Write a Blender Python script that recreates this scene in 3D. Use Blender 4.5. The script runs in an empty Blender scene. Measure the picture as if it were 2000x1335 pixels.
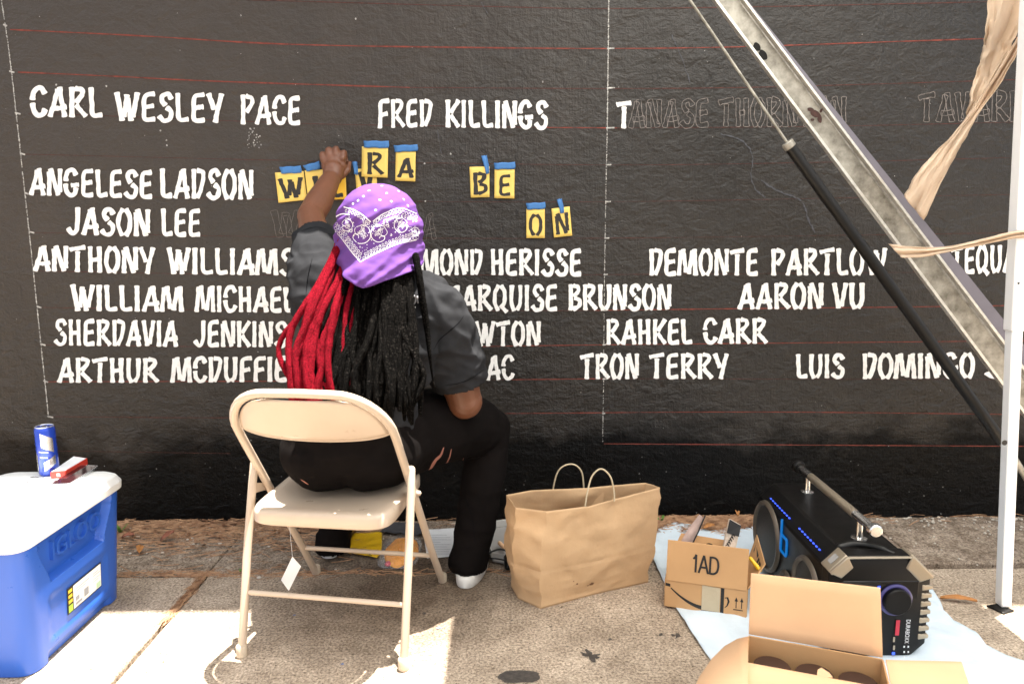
import bpy, bmesh, math, random
from mathutils import Vector, Matrix, noise, geometry
from mathutils.bvhtree import BVHTree
random.seed(7)
V = Vector
scene = bpy.context.scene
C = scene.collection
PI = math.pi

# ---------------------------------------------------------------- camera
FPX = 1400.0
CAM = V((0, -2.8, 1.19)); PITCH = math.radians(9.1); ROLL = math.radians(0.45)
fw = V((0, math.cos(PITCH), -math.sin(PITCH)))
_r0 = V((1, 0, 0)); _u0 = V((0, math.sin(PITCH), math.cos(PITCH)))
rt = _r0*math.cos(ROLL) - _u0*math.sin(ROLL); up = _u0*math.cos(ROLL) + _r0*math.sin(ROLL)
cd = bpy.data.cameras.new('camera'); cam = bpy.data.objects.new('camera', cd); C.objects.link(cam)
M3 = Matrix((rt, up, -fw)).transposed()
cam.matrix_world = Matrix.Translation(CAM) @ M3.to_4x4()
cd.sensor_width = 36.0; cd.lens = 36.0*FPX/2000.0; cd.clip_start = 0.05; cd.clip_end = 300
cd.dof.use_dof = True; cd.dof.focus_distance = 2.45; cd.dof.aperture_fstop = 4.0
scene.camera = cam
# ---------------------------------------------------------------- light
SUN = V((-0.13, -0.10, -1.0)).normalized()
w = bpy.data.worlds.new('World'); scene.world = w; w.use_nodes = True
nt = w.node_tree; nt.nodes.clear()
sky = nt.nodes.new('ShaderNodeTexSky'); sky.sky_type = 'NISHITA'; sky.sun_disc = False
sky.sun_elevation = math.asin(-SUN.z); sky.sun_rotation = math.atan2(-SUN.x, -SUN.y)
sky.air_density = 1.0; sky.dust_density = 3.0; sky.ozone_density = 1.0
hsv = nt.nodes.new('ShaderNodeHueSaturation'); hsv.inputs['Saturation'].default_value = 0.10
bg = nt.nodes.new('ShaderNodeBackground'); bg.inputs['Strength'].default_value = 0.08
wo = nt.nodes.new('ShaderNodeOutputWorld')
nt.links.new(sky.outputs[0], hsv.inputs['Color']); nt.links.new(hsv.outputs[0], bg.inputs['Color']); nt.links.new(bg.outputs[0], wo.inputs[0])
sl = bpy.data.lights.new('sun', 'SUN'); sl.energy = 5.0; sl.angle = math.radians(0.5); sl.color = (1.0, 0.95, 0.87)
so = bpy.data.objects.new('sun', sl); C.objects.link(so); so.rotation_euler = SUN.to_track_quat('-Z', 'Y').to_euler()
so.location = (0.5, 0, 6)
vs = scene.view_settings
vs.view_transform = 'Standard'; vs.look = 'None'; vs.exposure = 2.3; vs.gamma = 1.0; vs.use_curve_mapping = False

# ---------------------------------------------------------------- helpers
def ray(x, y): return fw + rt*((x-1000.0)/FPX) - up*((y-667.5)/FPX)
def PY(x, y, yy): r = ray(x, y); return CAM + r*((yy-CAM.y)/r.y)
def PZ(x, y, zz=0.0): r = ray(x, y); return CAM + r*((zz-CAM.z)/r.z)
def lerp(a, b, t): return a + (b-a)*t
def smooth(t): t = max(0., min(1., t)); return t*t*(3-2*t)

class MB:
    def __init__(s): s.v = []; s.f = []
    def add(s, vs, fs):
        n = len(s.v); s.v += [V(p) for p in vs]; s.f += [tuple(i+n for i in f) for f in fs]; return s
    def box(s, c, size, M=None):
        hx, hy, hz = [a/2 for a in size]; vs = []
        for x, y, z in ((-1,-1,-1),(1,-1,-1),(1,1,-1),(-1,1,-1),(-1,-1,1),(1,-1,1),(1,1,1),(-1,1,1)):
            p = V((x*hx, y*hy, z*hz))
            vs.append((M @ p if M else p) + V(c))
        return s.add(vs, [(3,2,1,0),(4,5,6,7),(0,1,5,4),(1,2,6,5),(2,3,7,6),(3,0,4,7)])
    def hexa(s, p8): return s.add(p8, [(3,2,1,0),(4,5,6,7),(0,1,5,4),(1,2,6,5),(2,3,7,6),(3,0,4,7)])
    def slab(s, quad, t, n=None):       # quad given as 4 points, thickness along n
        q = [V(p) for p in quad]
        if n is None: n = (q[1]-q[0]).cross(q[3]-q[0]).normalized()
        return s.hexa([p - n*t/2 for p in q] + [p + n*t/2 for p in q])
    def rings(s, rs, closed=True, cap=True):
        n = len(rs[0]); vs = [p for r in rs for p in r]; fs = []
        for i in range(len(rs)-1):
            for j in range(n if closed else n-1):
                a = i*n+j; b = i*n+(j+1) % n; fs.append((a, b, b+n, a+n))
        if cap and closed:
            fs.append(tuple(range(n-1, -1, -1))); fs.append(tuple((len(rs)-1)*n+j for j in range(n)))
        return s.add(vs, fs)
    def tube(s, path, r, n=12, round_ends=False, flat=None):
        path = [V(p) for p in path]; m = len(path)
        rr = list(r) if isinstance(r, (list, tuple)) else [r]*m
        tang = []
        for i in range(m):
            t = path[min(i+1, m-1)] - path[max(i-1, 0)]
            tang.append(t.normalized() if t.length > 1e-9 else V((0,0,1)))
        u = tang[0].orthogonal().normalized(); rs = []
        if round_ends:
            t0, t1 = tang[0], tang[-1]; P0, P1, R0, R1 = path[0], path[-1], rr[0], rr[-1]
            pre = [(P0 - t0*R0*math.sin(a), max(R0*math.cos(a), 1e-4), t0) for a in (1.5, 1.1, .75, .35)]
            post = [(P1 + t1*R1*math.sin(a), max(R1*math.cos(a), 1e-4), t1) for a in (.35, .75, 1.1, 1.5)]
        else: pre = post = []
        seq = pre + [(path[i], rr[i], tang[i]) for i in range(m)] + post
        for p, q, t in seq:
            u = (u - t*u.dot(t)).normalized(); b = t.cross(u)
            rs.append([p + (u*math.cos(2*PI*k/n) + b*math.sin(2*PI*k/n))*q for k in range(n)])
        return s.rings(rs)
    def ell(s, c, rad, M=None, nu=20, nv=12):
        rs = []
        for i in range(1, nv):
            a = PI*i/nv; rs.append([])
            for j in range(nu):
                b = 2*PI*j/nu
                p = V((rad[0]*math.sin(a)*math.cos(b), rad[1]*math.sin(a)*math.sin(b), rad[2]*math.cos(a)))
                rs[-1].append((M @ p if M else p) + V(c))
        rs.reverse()
        return s.rings(rs)
    def cyl(s, p0, p1, r, n=24): return s.tube([p0, p1], r, n)
    def lathe(s, c, prof, n=32, axis=None):
        rs = []
        q = V((0,0,1)).rotation_difference(V(axis)) if axis is not None else None
        for r, z in prof:
            ring = [V((max(r,1e-4)*math.cos(2*PI*k/n), max(r,1e-4)*math.sin(2*PI*k/n), z)) for k in range(n)]
            rs.append([(q @ p if q else p) + V(c) for p in ring])
        return s.rings(rs)
    def ribbon(s, pts, wd, nrm):        # flat ribbon through pts, widths list, normals (vector or list)
        m = len(pts); L = []; R = []
        for i in range(m):
            t = (pts[min(i+1, m-1)] - pts[max(i-1, 0)]).normalized()
            n = nrm[i] if isinstance(nrm, list) else nrm
            b = t.cross(n).normalized(); wv = wd[i] if isinstance(wd, list) else wd
            L.append(pts[i] - b*wv/2); R.append(pts[i] + b*wv/2)
        return s.add(L+R, [(i, i+m, i+1+m, i+1) for i in range(m-1)])

def cat(pts, sub=6):
    P = [V(p) for p in pts]
    if len(P) < 3: return [P[0].lerp(P[-1], i/sub) for i in range(sub+1)]
    Q = [P[0]*2-P[1]] + P + [P[-1]*2-P[-2]]; out = []
    for i in range(1, len(Q)-2):
        for k in range(sub):
            t = k/sub; a, b, c, d = Q[i-1], Q[i], Q[i+1], Q[i+2]
            out.append(0.5*((2*b) + (c-a)*t + (2*a-5*b+4*c-d)*t*t + (3*b-a-3*c+d)*t**3))
    out.append(P[-1]); return out

BASE = {}
def obj(name, mb, mat, parent=None, smooth_=True, bevel=0, seg=2, sub=0, solid=0, base=None, data=None, angle=40):
    b = V(base) if base is not None else (BASE[parent] if parent else V((0,0,0)))
    if data is None:
        me = bpy.data.meshes.new(name); me.from_pydata([tuple(p-b) for p in mb.v], [], mb.f); me.update()
        if mat: me.materials.append(mat)
        if smooth_:
            for p in me.polygons: p.use_smooth = True
            try: me.set_sharp_from_angle(angle=math.radians(angle))
            except Exception: pass
    else: me = data
    o = bpy.data.objects.new(name, me); C.objects.link(o)
    if parent: o.parent = parent
    else: o.location = b
    BASE[o] = b
    if solid: m = o.modifiers.new('s', 'SOLIDIFY'); m.thickness = solid; m.offset = 0
    if bevel: m = o.modifiers.new('b', 'BEVEL'); m.width = bevel; m.segments = seg; m.limit_method = 'ANGLE'; m.angle_limit = math.radians(35)
    if sub: m = o.modifiers.new('u', 'SUBSURF'); m.levels = sub; m.render_levels = sub
    return o
def thing(name, loc, label, cat_, group=None):
    o = bpy.data.objects.new(name, None); o.empty_display_size = .05; C.objects.link(o); o.location = loc; BASE[o] = V(loc)
    return tag(o, label, cat_, group)
def tag(o, label, cat_, group=None):
    o['label'] = label; o['category'] = cat_
    if group: o['group'] = group
    return o
def baked(name, mb, mat, voxel, parent=None, base=(0,0,0), smooth_it=6, fn=None):
    me = bpy.data.meshes.new('tmp'); me.from_pydata([tuple(p) for p in mb.v], [], mb.f)
    bm = bmesh.new(); bm.from_mesh(me)
    bmesh.ops.recalc_face_normals(bm, faces=bm.faces); bm.to_mesh(me); bm.free()
    o = bpy.data.objects.new('tmp', me); C.objects.link(o)
    r = o.modifiers.new('r', 'REMESH'); r.mode = 'VOXEL'; r.voxel_size = voxel
    if smooth_it: m = o.modifiers.new('s', 'SMOOTH'); m.iterations = smooth_it; m.factor = .5
    dg = bpy.context.evaluated_depsgraph_get(); me2 = bpy.data.meshes.new_from_object(o.evaluated_get(dg))
    bpy.data.objects.remove(o); bpy.data.meshes.remove(me)
    if fn:
        me2.update(); nrm = [V(v.normal) for v in me2.vertices]
        for v, n in zip(me2.vertices, nrm): v.co = v.co + n*fn(V(v.co), n)
    b = V(base) if not parent else BASE[parent]
    for v in me2.vertices: v.co = v.co - b
    me2.name = name; me2.materials.clear(); me2.materials.append(mat)
    for p in me2.polygons: p.use_smooth = True
    me2.update()
    return obj(name, None, None, parent, base=b, data=me2)

# ---------------------------------------------------------------- materials
def mat(name, col, rough=.6, metal=0., spec=.5, bump=0., bscale=40., bdist=.004, var=0., vscale=6., col2=None, emit=None, estr=0., coat=0., sheen=0., stretch=(1,1,1), transl=0., alpha=1., rvar=0., bdetail=6., ramp=(.32,.68)):
    m = bpy.data.materials.new(name); m.use_nodes = True; t = m.node_tree; p = t.nodes['Principled BSDF']
    p.inputs['Base Color'].default_value = (*col, 1); p.inputs['Roughness'].default_value = rough
    p.inputs['Metallic'].default_value = metal; p.inputs['Specular IOR Level'].default_value = spec
    p.inputs['Coat Weight'].default_value = coat; p.inputs['Sheen Weight'].default_value = sheen
    L = t.links.new
    tc = t.nodes.new('ShaderNodeTexCoord'); mp = t.nodes.new('ShaderNodeMapping'); mp.inputs['Scale'].default_value = stretch
    L(tc.outputs['Object'], mp.inputs[0])
    if var or col2 or rvar:
        n = t.nodes.new('ShaderNodeTexNoise'); n.inputs['Scale'].default_value = vscale; n.inputs['Detail'].default_value = 8; n.inputs['Roughness'].default_value = .62
        L(mp.outputs[0], n.inputs['Vector'])
        rp = t.nodes.new('ShaderNodeValToRGB'); rp.color_ramp.elements[0].position = ramp[0]; rp.color_ramp.elements[1].position = ramp[1]
        c2 = col2 or tuple(min(1, c*(1+var)) for c in col); c1 = col if col2 else tuple(c*(1-var) for c in col)
        rp.color_ramp.elements[0].color = (*c1, 1); rp.color_ramp.elements[1].color = (*c2, 1)
        L(n.outputs[0], rp.inputs[0])
        if var or col2: L(rp.outputs[0], p.inputs['Base Color'])
        if rvar:
            mr = t.nodes.new('ShaderNodeMapRange'); mr.inputs[1].default_value = .3; mr.inputs[2].default_value = .7
            mr.inputs[3].default_value = rough-rvar; mr.inputs[4].default_value = rough+rvar
            L(n.outputs[0], mr.inputs[0]); L(mr.outputs[0], p.inputs['Roughness'])
    if bump:
        n = t.nodes.new('ShaderNodeTexNoise'); n.inputs['Scale'].default_value = bscale; n.inputs['Detail'].default_value = bdetail
        L(mp.outputs[0], n.inputs['Vector'])
        b = t.nodes.new('ShaderNodeBump'); b.inputs['Strength'].default_value = bump; b.inputs['Distance'].default_value = bdist
        L(n.outputs[0], b.inputs['Height']); L(b.outputs[0], p.inputs['Normal'])
    if emit: p.inputs['Emission Color'].default_value = (*emit, 1); p.inputs['Emission Strength'].default_value = estr
    if alpha < 1: p.inputs['Alpha'].default_value = alpha
    if transl:
        tr = t.nodes.new('ShaderNodeBsdfTranslucent'); tr.inputs[0].default_value = (*col, 1)
        mx = t.nodes.new('ShaderNodeMixShader'); mx.inputs[0].default_value = transl
        L(p.outputs[0], mx.inputs[1]); L(tr.outputs[0], mx.inputs[2]); L(mx.outputs[0], t.nodes['Material Output'].inputs[0])
    return m

def wall_mat(name, letters=False):
    m = bpy.data.materials.new(name); m.use_nodes = True; t = m.node_tree; p = t.nodes['Principled BSDF']; L = t.links.new; N = t.nodes.new
    geo = N('ShaderNodeNewGeometry')
    def noise_(scale, detail, stretch=(1,1,1), rough=.6, dist=0):
        mp = N('ShaderNodeMapping'); mp.inputs['Scale'].default_value = stretch; L(geo.outputs['Position'], mp.inputs[0])
        n = N('ShaderNodeTexNoise'); n.inputs['Scale'].default_value = scale; n.inputs['Detail'].default_value = detail; n.inputs['Roughness'].default_value = rough; n.inputs['Distortion'].default_value = dist
        L(mp.outputs[0], n.inputs['Vector']); return n.outputs[0]
    def math_(op, a, b):
        n = N('ShaderNodeMath'); n.operation = op
        for i, q in enumerate((a, b)):
            if isinstance(q, (int, float)): n.inputs[i].default_value = q
            else: L(q, n.inputs[i])
        return n.outputs[0]
    lump = noise_(16, 6, (1, 1, 1.25), .6, .5)         # trowelled lumps
    fine = noise_(70, 6, (1, 1, 1.3), .6, .4)          # roller stipple
    streakh = noise_(26, 4, (.35, 1, 2.6), .6, .6)     # sideways drag marks
    streakv = noise_(30, 4, (3.0, 1, .25), .6, .2)     # vertical brush marks
    h = math_('ADD', math_('MULTIPLY', lump, 1.3), math_('MULTIPLY', fine, .40))
    h = math_('ADD', h, math_('ADD', math_('MULTIPLY', streakh, .16), math_('MULTIPLY', streakv, .28)))
    b = N('ShaderNodeBump'); b.inputs['Strength'].default_value = .28 if letters else 1.0; b.inputs['Distance'].default_value = .009
    L(h, b.inputs['Height']); L(b.outputs[0], p.inputs['Normal'])
    if letters:
        c = noise_(60, 6); r = N('ShaderNodeValToRGB'); r.color_ramp.elements[0].position = .28; r.color_ramp.elements[1].position = .5
        r.color_ramp.elements[0].color = (.68,.67,.64,1); r.color_ramp.elements[1].color = (.85,.84,.82,1)
        L(c, r.inputs[0]); L(r.outputs[0], p.inputs['Base Color']); p.inputs['Roughness'].default_value = .6
    else:
        # brown-black above, newer jet black band rolled on low down with a ragged edge
        sx = N('ShaderNodeSeparateXYZ'); L(geo.outputs['Position'], sx.inputs[0])
        edge = math_('ADD', sx.outputs[2], math_('MULTIPLY', math_('SUBTRACT', noise_(3.5, 7, (1,1,1.5)), .5), .55))
        mr = N('ShaderNodeMapRange'); L(edge, mr.inputs[0]); mr.inputs[1].default_value = .30; mr.inputs[2].default_value = .42
        n2 = noise_(2.2, 6); r = N('ShaderNodeValToRGB'); r.color_ramp.elements[0].position = .3; r.color_ramp.elements[1].position = .7
        r.color_ramp.elements[0].color = (.0080,.0062,.0046,1); r.color_ramp.elements[1].color = (.0165,.0126,.0092,1); L(n2, r.inputs[0])
        mx = N('ShaderNodeMix'); mx.data_type = 'RGBA'; L(mr.outputs[0], mx.inputs[0]); mx.inputs[6].default_value = (.0020,.0018,.0017,1); L(r.outputs[0], mx.inputs[7])
        # sky sheen put into the base colour, lighter higher up and to the left
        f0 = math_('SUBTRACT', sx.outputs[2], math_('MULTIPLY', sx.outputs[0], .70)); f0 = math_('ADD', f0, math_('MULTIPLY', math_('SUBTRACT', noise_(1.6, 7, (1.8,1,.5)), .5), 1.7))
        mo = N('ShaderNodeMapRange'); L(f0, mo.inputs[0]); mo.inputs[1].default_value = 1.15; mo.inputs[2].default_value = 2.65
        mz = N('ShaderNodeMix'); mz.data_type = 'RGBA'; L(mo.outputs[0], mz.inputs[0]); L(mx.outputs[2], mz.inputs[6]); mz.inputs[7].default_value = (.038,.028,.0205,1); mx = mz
        # dust flecks and scuffs
        sp = noise_(240, 2); r2 = N('ShaderNodeValToRGB'); r2.color_ramp.elements[0].position = .74; r2.color_ramp.elements[1].position = .80
        L(sp, r2.inputs[0]); mx2 = N('ShaderNodeMix'); mx2.data_type = 'RGBA'; L(r2.outputs[0], mx2.inputs[0]); L(mx.outputs[2], mx2.inputs[6]); mx2.inputs[7].default_value = (.10,.095,.085,1)
        L(mx2.outputs[2], p.inputs['Base Color'])
        rr = N('ShaderNodeMapRange'); L(noise_(2.8, 5, (1.6,1,.7)), rr.inputs[0]); rr.inputs[1].default_value = .3; rr.inputs[2].default_value = .7; rr.inputs[3].default_value = .30; rr.inputs[4].default_value = .50
        L(rr.outputs[0], p.inputs['Roughness'])
        ms = N('ShaderNodeMapRange'); L(mr.outputs[0], ms.inputs[0]); ms.inputs[3].default_value = .16; ms.inputs[4].default_value = .50; L(ms.outputs[0], p.inputs['Specular IOR Level'])
    return m

def ground_mat(name, dirt=False):
    m = bpy.data.materials.new(name); m.use_nodes = True; t = m.node_tree; p = t.nodes['Principled BSDF']; L = t.links.new; N = t.nodes.new
    geo = N('ShaderNodeNewGeometry')
    def nz(scale, detail, rough=.6):
        n = N('ShaderNodeTexNoise'); n.inputs['Scale'].default_value = scale; n.inputs['Detail'].default_value = detail; n.inputs['Roughness'].default_value = rough
        L(geo.outputs['Position'], n.inputs['Vector']); return n.outputs[0]
    def ramp(x, a, b, ca, cb):
        r = N('ShaderNodeValToRGB'); r.color_ramp.elements[0].position = a; r.color_ramp.elements[1].position = b
        r.color_ramp.elements[0].color = (*ca, 1); r.color_ramp.elements[1].color = (*cb, 1); L(x, r.inputs[0]); return r.outputs[0]
    def mix(f, a, b, mode='MIX'):
        n = N('ShaderNodeMix'); n.data_type = 'RGBA'; n.blend_type = mode
        if isinstance(f, float): n.inputs[0].default_value = f
        else: L(f, n.inputs[0])
        L(a, n.inputs[6])
        if isinstance(b, tuple): n.inputs[7].default_value = (*b, 1)
        else: L(b, n.inputs[7])
        return n.outputs[2]
    if dirt: base = ramp(nz(14, 8, .7), .35, .65, (.19,.145,.11), (.50,.43,.36))
    else: base = ramp(nz(9.0, 8, .7), .33, .67, (.38,.315,.25), (.64,.55,.455))
    speck = ramp(nz(130, 5, .75), .36, .62, (.30,.27,.24), (1.22,1.18,1.12))
    c = mix(1.0, base, speck, 'MULTIPLY')
    pits = ramp(nz(75, 3, .6), .30, .38, (.28,.25,.22), (1,1,1)); c = mix(1.0, c, pits, 'MULTIPLY')
    c = mix(1.0, c, ramp(nz(1.9, 6, .65), .32, .66, (.74,.72,.70), (1.12,1.11,1.10)), 'MULTIPLY')
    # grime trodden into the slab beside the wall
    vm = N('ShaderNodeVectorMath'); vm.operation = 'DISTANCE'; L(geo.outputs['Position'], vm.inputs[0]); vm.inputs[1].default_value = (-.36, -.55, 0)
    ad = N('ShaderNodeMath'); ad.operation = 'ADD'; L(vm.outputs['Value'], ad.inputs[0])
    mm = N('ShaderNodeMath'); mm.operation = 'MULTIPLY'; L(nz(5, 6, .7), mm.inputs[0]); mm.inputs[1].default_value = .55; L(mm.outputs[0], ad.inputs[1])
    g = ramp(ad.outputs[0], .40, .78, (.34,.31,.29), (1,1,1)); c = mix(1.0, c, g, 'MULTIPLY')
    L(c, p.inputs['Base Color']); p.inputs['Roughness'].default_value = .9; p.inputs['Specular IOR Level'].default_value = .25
    b = N('ShaderNodeBump'); b.inputs['Strength'].default_value = .8; b.inputs['Distance'].default_value = .004
    ad2 = N('ShaderNodeMath'); ad2.operation = 'ADD'; L(nz(120, 5, .7), ad2.inputs[0]); L(nz(30, 5), ad2.inputs[1])
    L(ad2.outputs[0], b.inputs['Height']); L(b.outputs[0], p.inputs['Normal'])
    return m

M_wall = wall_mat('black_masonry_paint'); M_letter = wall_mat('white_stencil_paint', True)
M_red = mat('red_chalk', (.17,.034,.022), .8, var=.55, vscale=30)
M_redf = mat('faint_red_chalk', (.07,.020,.014), .8, var=.6, vscale=40)
M_chalk = mat('white_chalk', (.40,.39,.37), .9, var=.6, vscale=60)
M_chalkf = mat('pale_pencil', (.17,.15,.14), .8, var=.5, vscale=60)
M_conc = ground_mat('aggregate_concrete'); M_dirt = ground_mat('dirty_concrete', True)
M_asph = mat('road_asphalt', (.055,.052,.048), .9, var=.3, vscale=30, bump=.6, bscale=150)
M_dark = mat('dark_stain', (.05,.042,.036), .7, var=.4, vscale=60, bump=.5, bscale=120)
M_yel = mat('yellow_stencil_card', (.80,.56,.13), .55, var=.07, vscale=9)
M_yel2 = mat('shaded_stencil_card', (.75,.44,.03), .5, var=.07, vscale=9)  # deeper orange puts this card's shade into its colour
M_hole = mat('black_seen_through_card', (.018,.014,.011), .6)
M_blue = mat('blue_masking_tape', (.045,.17,.42), .6, bump=.5, bscale=160, bdist=.001, var=.12, vscale=30)
M_skin = mat('brown_skin', (.155,.060,.030), .42, bump=.25, bscale=260, bdist=.0012, var=.14, vscale=11, spec=.5)
M_shirt = mat('charcoal_jersey', (.0245,.0248,.0268), .95, spec=.02, bump=.3, bscale=420, bdist=.0015, var=.25, vscale=9)
M_pants = mat('black_cotton', (.0062,.0048,.0045), .95, spec=.06, bump=.3, bscale=350, bdist=.0015, var=.25, vscale=8)
M_hair = mat('black_locs', (.0018,.0015,.0013), .55, bump=1., bscale=330, bdist=.012, col2=(.060,.052,.045), ramp=(.54,.72), vscale=260, spec=.02)  # pale flecks in the colour stand for sunlit sparkle
M_hairr = mat('red_locs', (.085,.0010,.004), .6, spec=.03, bump=1., bscale=330, bdist=.012, col2=(.33,.008,.022), vscale=240)  # brighter red flecks put sun highlights into the colour
M_purple = mat('purple_cotton', (.120,.050,.215), .85, spec=.1, bump=.35, bscale=420, bdist=.001, var=.10, vscale=12)
M_white = mat('white_print', (.82,.80,.82), .8)
M_chair = mat('beige_enamelled_steel', (.53,.425,.325), .34, coat=.25, bump=.12, bscale=300, bdist=.0004, rvar=.08, vscale=14, var=.03)
M_rubber = mat('beige_plastic_cap', (.56,.46,.34), .55)
M_coolb = mat('blue_moulded_plastic', (.028,.115,.52), .33, bump=.15, bscale=350, bdist=.0004, rvar=.07, vscale=20)
M_coolw = mat('white_moulded_plastic', (.78,.78,.76), .45, bump=.15, bscale=350, bdist=.0005)
M_kraft = mat('brown_kraft_paper', (.56,.365,.20), .75, bump=.6, bscale=18, bdist=.006, var=.07, vscale=5)
M_cardb = mat('corrugated_cardboard', (.54,.31,.14), .8, bump=.12, bscale=90, bdist=.001, var=.08, vscale=4)
M_cardp = mat('brightened_cardboard', (.80,.50,.285), .8, bump=.12, bscale=90, bdist=.001, var=.06, vscale=4)  # base raised so the colour carries light coming through the canopy
M_ink = mat('black_print', (.015,.014,.014), .6)
M_tan = mat('kraft_tape', (.52,.43,.29), .5, bump=.3, bscale=200, var=.06)
M_tarp = mat('pale_blue_cloth', (.60,.69,.76), .85, bump=.5, bscale=120, bdist=.002, var=.07, vscale=10)
M_blk = mat('black_speaker_plastic', (.004,.0035,.0033), .40, spec=.22, bump=.2, bscale=300, bdist=.0006, rvar=.1, vscale=10)
M_cone = mat('black_speaker_grille', (.02,.018,.016), .5, bump=1., bscale=500, bdist=.001)
M_bronze = mat('champagne_trim', (.42,.35,.26), .33, metal=.7)
M_chrome = mat('polished_steel', (.75,.74,.72), .2, metal=1.)
M_ledb = mat('blue_led', (.02,.05,.8), .4, emit=(.05,.12,1.), estr=.35)
M_cyan = mat('lit_cyan_sign', (.0,.05,.16), .4, emit=(.0,.20,.65), estr=.12)
M_redl = mat('red_print', (.55,.03,.06), .5)
M_galv = mat('weathered_galvanised_steel', (.12,.108,.085), .5, metal=.35, col2=(.40,.38,.33), vscale=22, bump=.4, bscale=90, bdist=.001)
M_galve = mat('bright_steel_edge', (.62,.60,.55), .4, metal=.6, var=.2, vscale=40)
M_lav = mat('shade_toned_steel', (.15,.14,.17), .6, var=.15, vscale=8)  # bluish grey stands for the shadow side of the steel channel
M_strut = mat('black_painted_tube', (.006,.0055,.005), .38, spec=.3, rvar=.08, vscale=20)
M_pole = mat('white_powder_coat', (.80,.81,.82), .4, bump=.1, bscale=200, bdist=.0004)
M_cloth = mat('tan_gauze', (.74,.60,.46), .85, var=.10, vscale=12, bump=.5, bscale=120, bdist=.002, transl=.4)
M_paper = mat('white_paper', (.78,.79,.80), .7)
M_grey = mat('grey_plastic', (.30,.29,.28), .5, var=.08)
M_cable = mat('black_cable', (.01,.01,.01), .45)
M_clear = mat('clear_poly_bag', (.75,.76,.77), .12, alpha=.12, bump=.8, bscale=35, bdist=.01)
M_orange = mat('orange_cloth', (.78,.30,.012), .8, var=.15, vscale=30, bump=.8, bscale=50, bdist=.01)
M_ypack = mat('yellow_packaging', (.78,.48,.015), .35, var=.1, bump=.5, bscale=25, bdist=.01)
M_shoe = mat('white_shoe_rubber', (.72,.71,.68), .5, bump=.2, bscale=150, bdist=.0008, var=.07)
M_canvas = mat('canopy_fabric', (.80,.80,.78), .8, transl=.8)
M_jar = mat('dark_brown_lid', (.040,.018,.012), .5, var=.15, vscale=20)
M_sil = mat('brushed_aluminium', (.72,.73,.75), .25, metal=.9)
M_canb = mat('blue_can_print', (.02,.06,.42), .22, metal=.35, coat=.4)
M_green = mat('green_leaf', (.10,.22,.03), .6)
M_straw = mat('dry_pine_straw', (.16,.065,.028), .8, col2=(.52,.31,.17), vscale=28)
M_leafo = mat('dry_orange_leaf', (.42,.18,.05), .7, var=.3, vscale=40)
M_leafr = mat('dry_red_brown_leaf', (.26,.09,.05), .7, var=.3, vscale=40)
M_peb = mat('pale_grit', (.55,.5,.43), .9, var=.3, vscale=40)
M_stuc = mat('pale_render', (.5,.45,.38), .9, var=.1)

# ---------------------------------------------------------------- ground
g = MB(); g.box((0, -15, -.16), (60, 60, .2)); ground = obj('ground', g, M_asph, smooth_=False); ground['kind'] = 'structure'
def slab(x0, x1, y0, y1, m, z=0., zz=0.):
    s = MB(); nx = max(2, int((x1-x0)/.25)); ny = max(2, int((y1-y0)/.25))
    s.box(((x0+x1)/2, (y0+y1)/2, z-.03), (x1-x0, y1-y0, .06)); return obj('concrete_slab', s, m, ground, bevel=.008, smooth_=True)
slab(-3.2, -1.083, -.452, .1, M_dirt, -.003); slab(-1.078, 1.45, -.432, .1, M_dirt, -.002); slab(1.455, 4.5, -.40, .1, M_dirt, -.003)
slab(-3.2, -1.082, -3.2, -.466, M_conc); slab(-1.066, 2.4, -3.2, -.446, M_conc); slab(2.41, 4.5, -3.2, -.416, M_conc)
j = MB(); j.box((.6, -1.5, -.040), (8, 4, .02)); obj('joint_filler', j, M_dirt, ground, smooth_=False)

# stains and paint drips on the slab
def blob(px, rx, ry, z, rough=.25, n=26, seed=0):
    c = PZ(*px, z); pts = []
    for k in range(n):
        a = 2*PI*k/n; r = 1 + rough*noise.noise(V((math.cos(a)*2+seed*7, math.sin(a)*2, seed*3.1)))*2
        pts.append(c + V((math.cos(a)*rx*r, math.sin(a)*ry*r, 0)))
    return pts
def flat(pts, name, m, parent): s = MB(); s.add(pts, [tuple(range(len(pts)))]); return obj(name, s, m, parent, smooth_=False)
flat(blob((1152, 1279), .024, .020, .002, .9, 40, 1), 'stain', M_dark, ground)
flat(blob((1012, 1320), .058, .028, .002, .12, 26, 2), 'stain', M_dark, ground)
for i, (x, y, r) in enumerate(((1075,1222,.005),(1190,1247,.006),(1142,1231,.004),(1108,1262,.003),(1240,1128,.006),(1290,1238,.007),(1320,1240,.012),(655,1045,.01),(1000,1210,.004),(1230,1187,.004),(830,1196,.007))):
    flat(blob((x, y), r, r*.8, .0022, .8, 14, i+5), 'stain', M_dark, ground)
for i, (x, y, r) in enumerate(((858,1225,.007),(668,1296,.006),(575,1200,.004))):
    flat(blob((x, y), r, r*.7, .0024, .7, 14, i+31), 'paint_drip', mat('faded_blue_paint', (.12,.17,.34), .8) if i == 0 else bpy.data.materials['faded_blue_paint'], ground)

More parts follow.
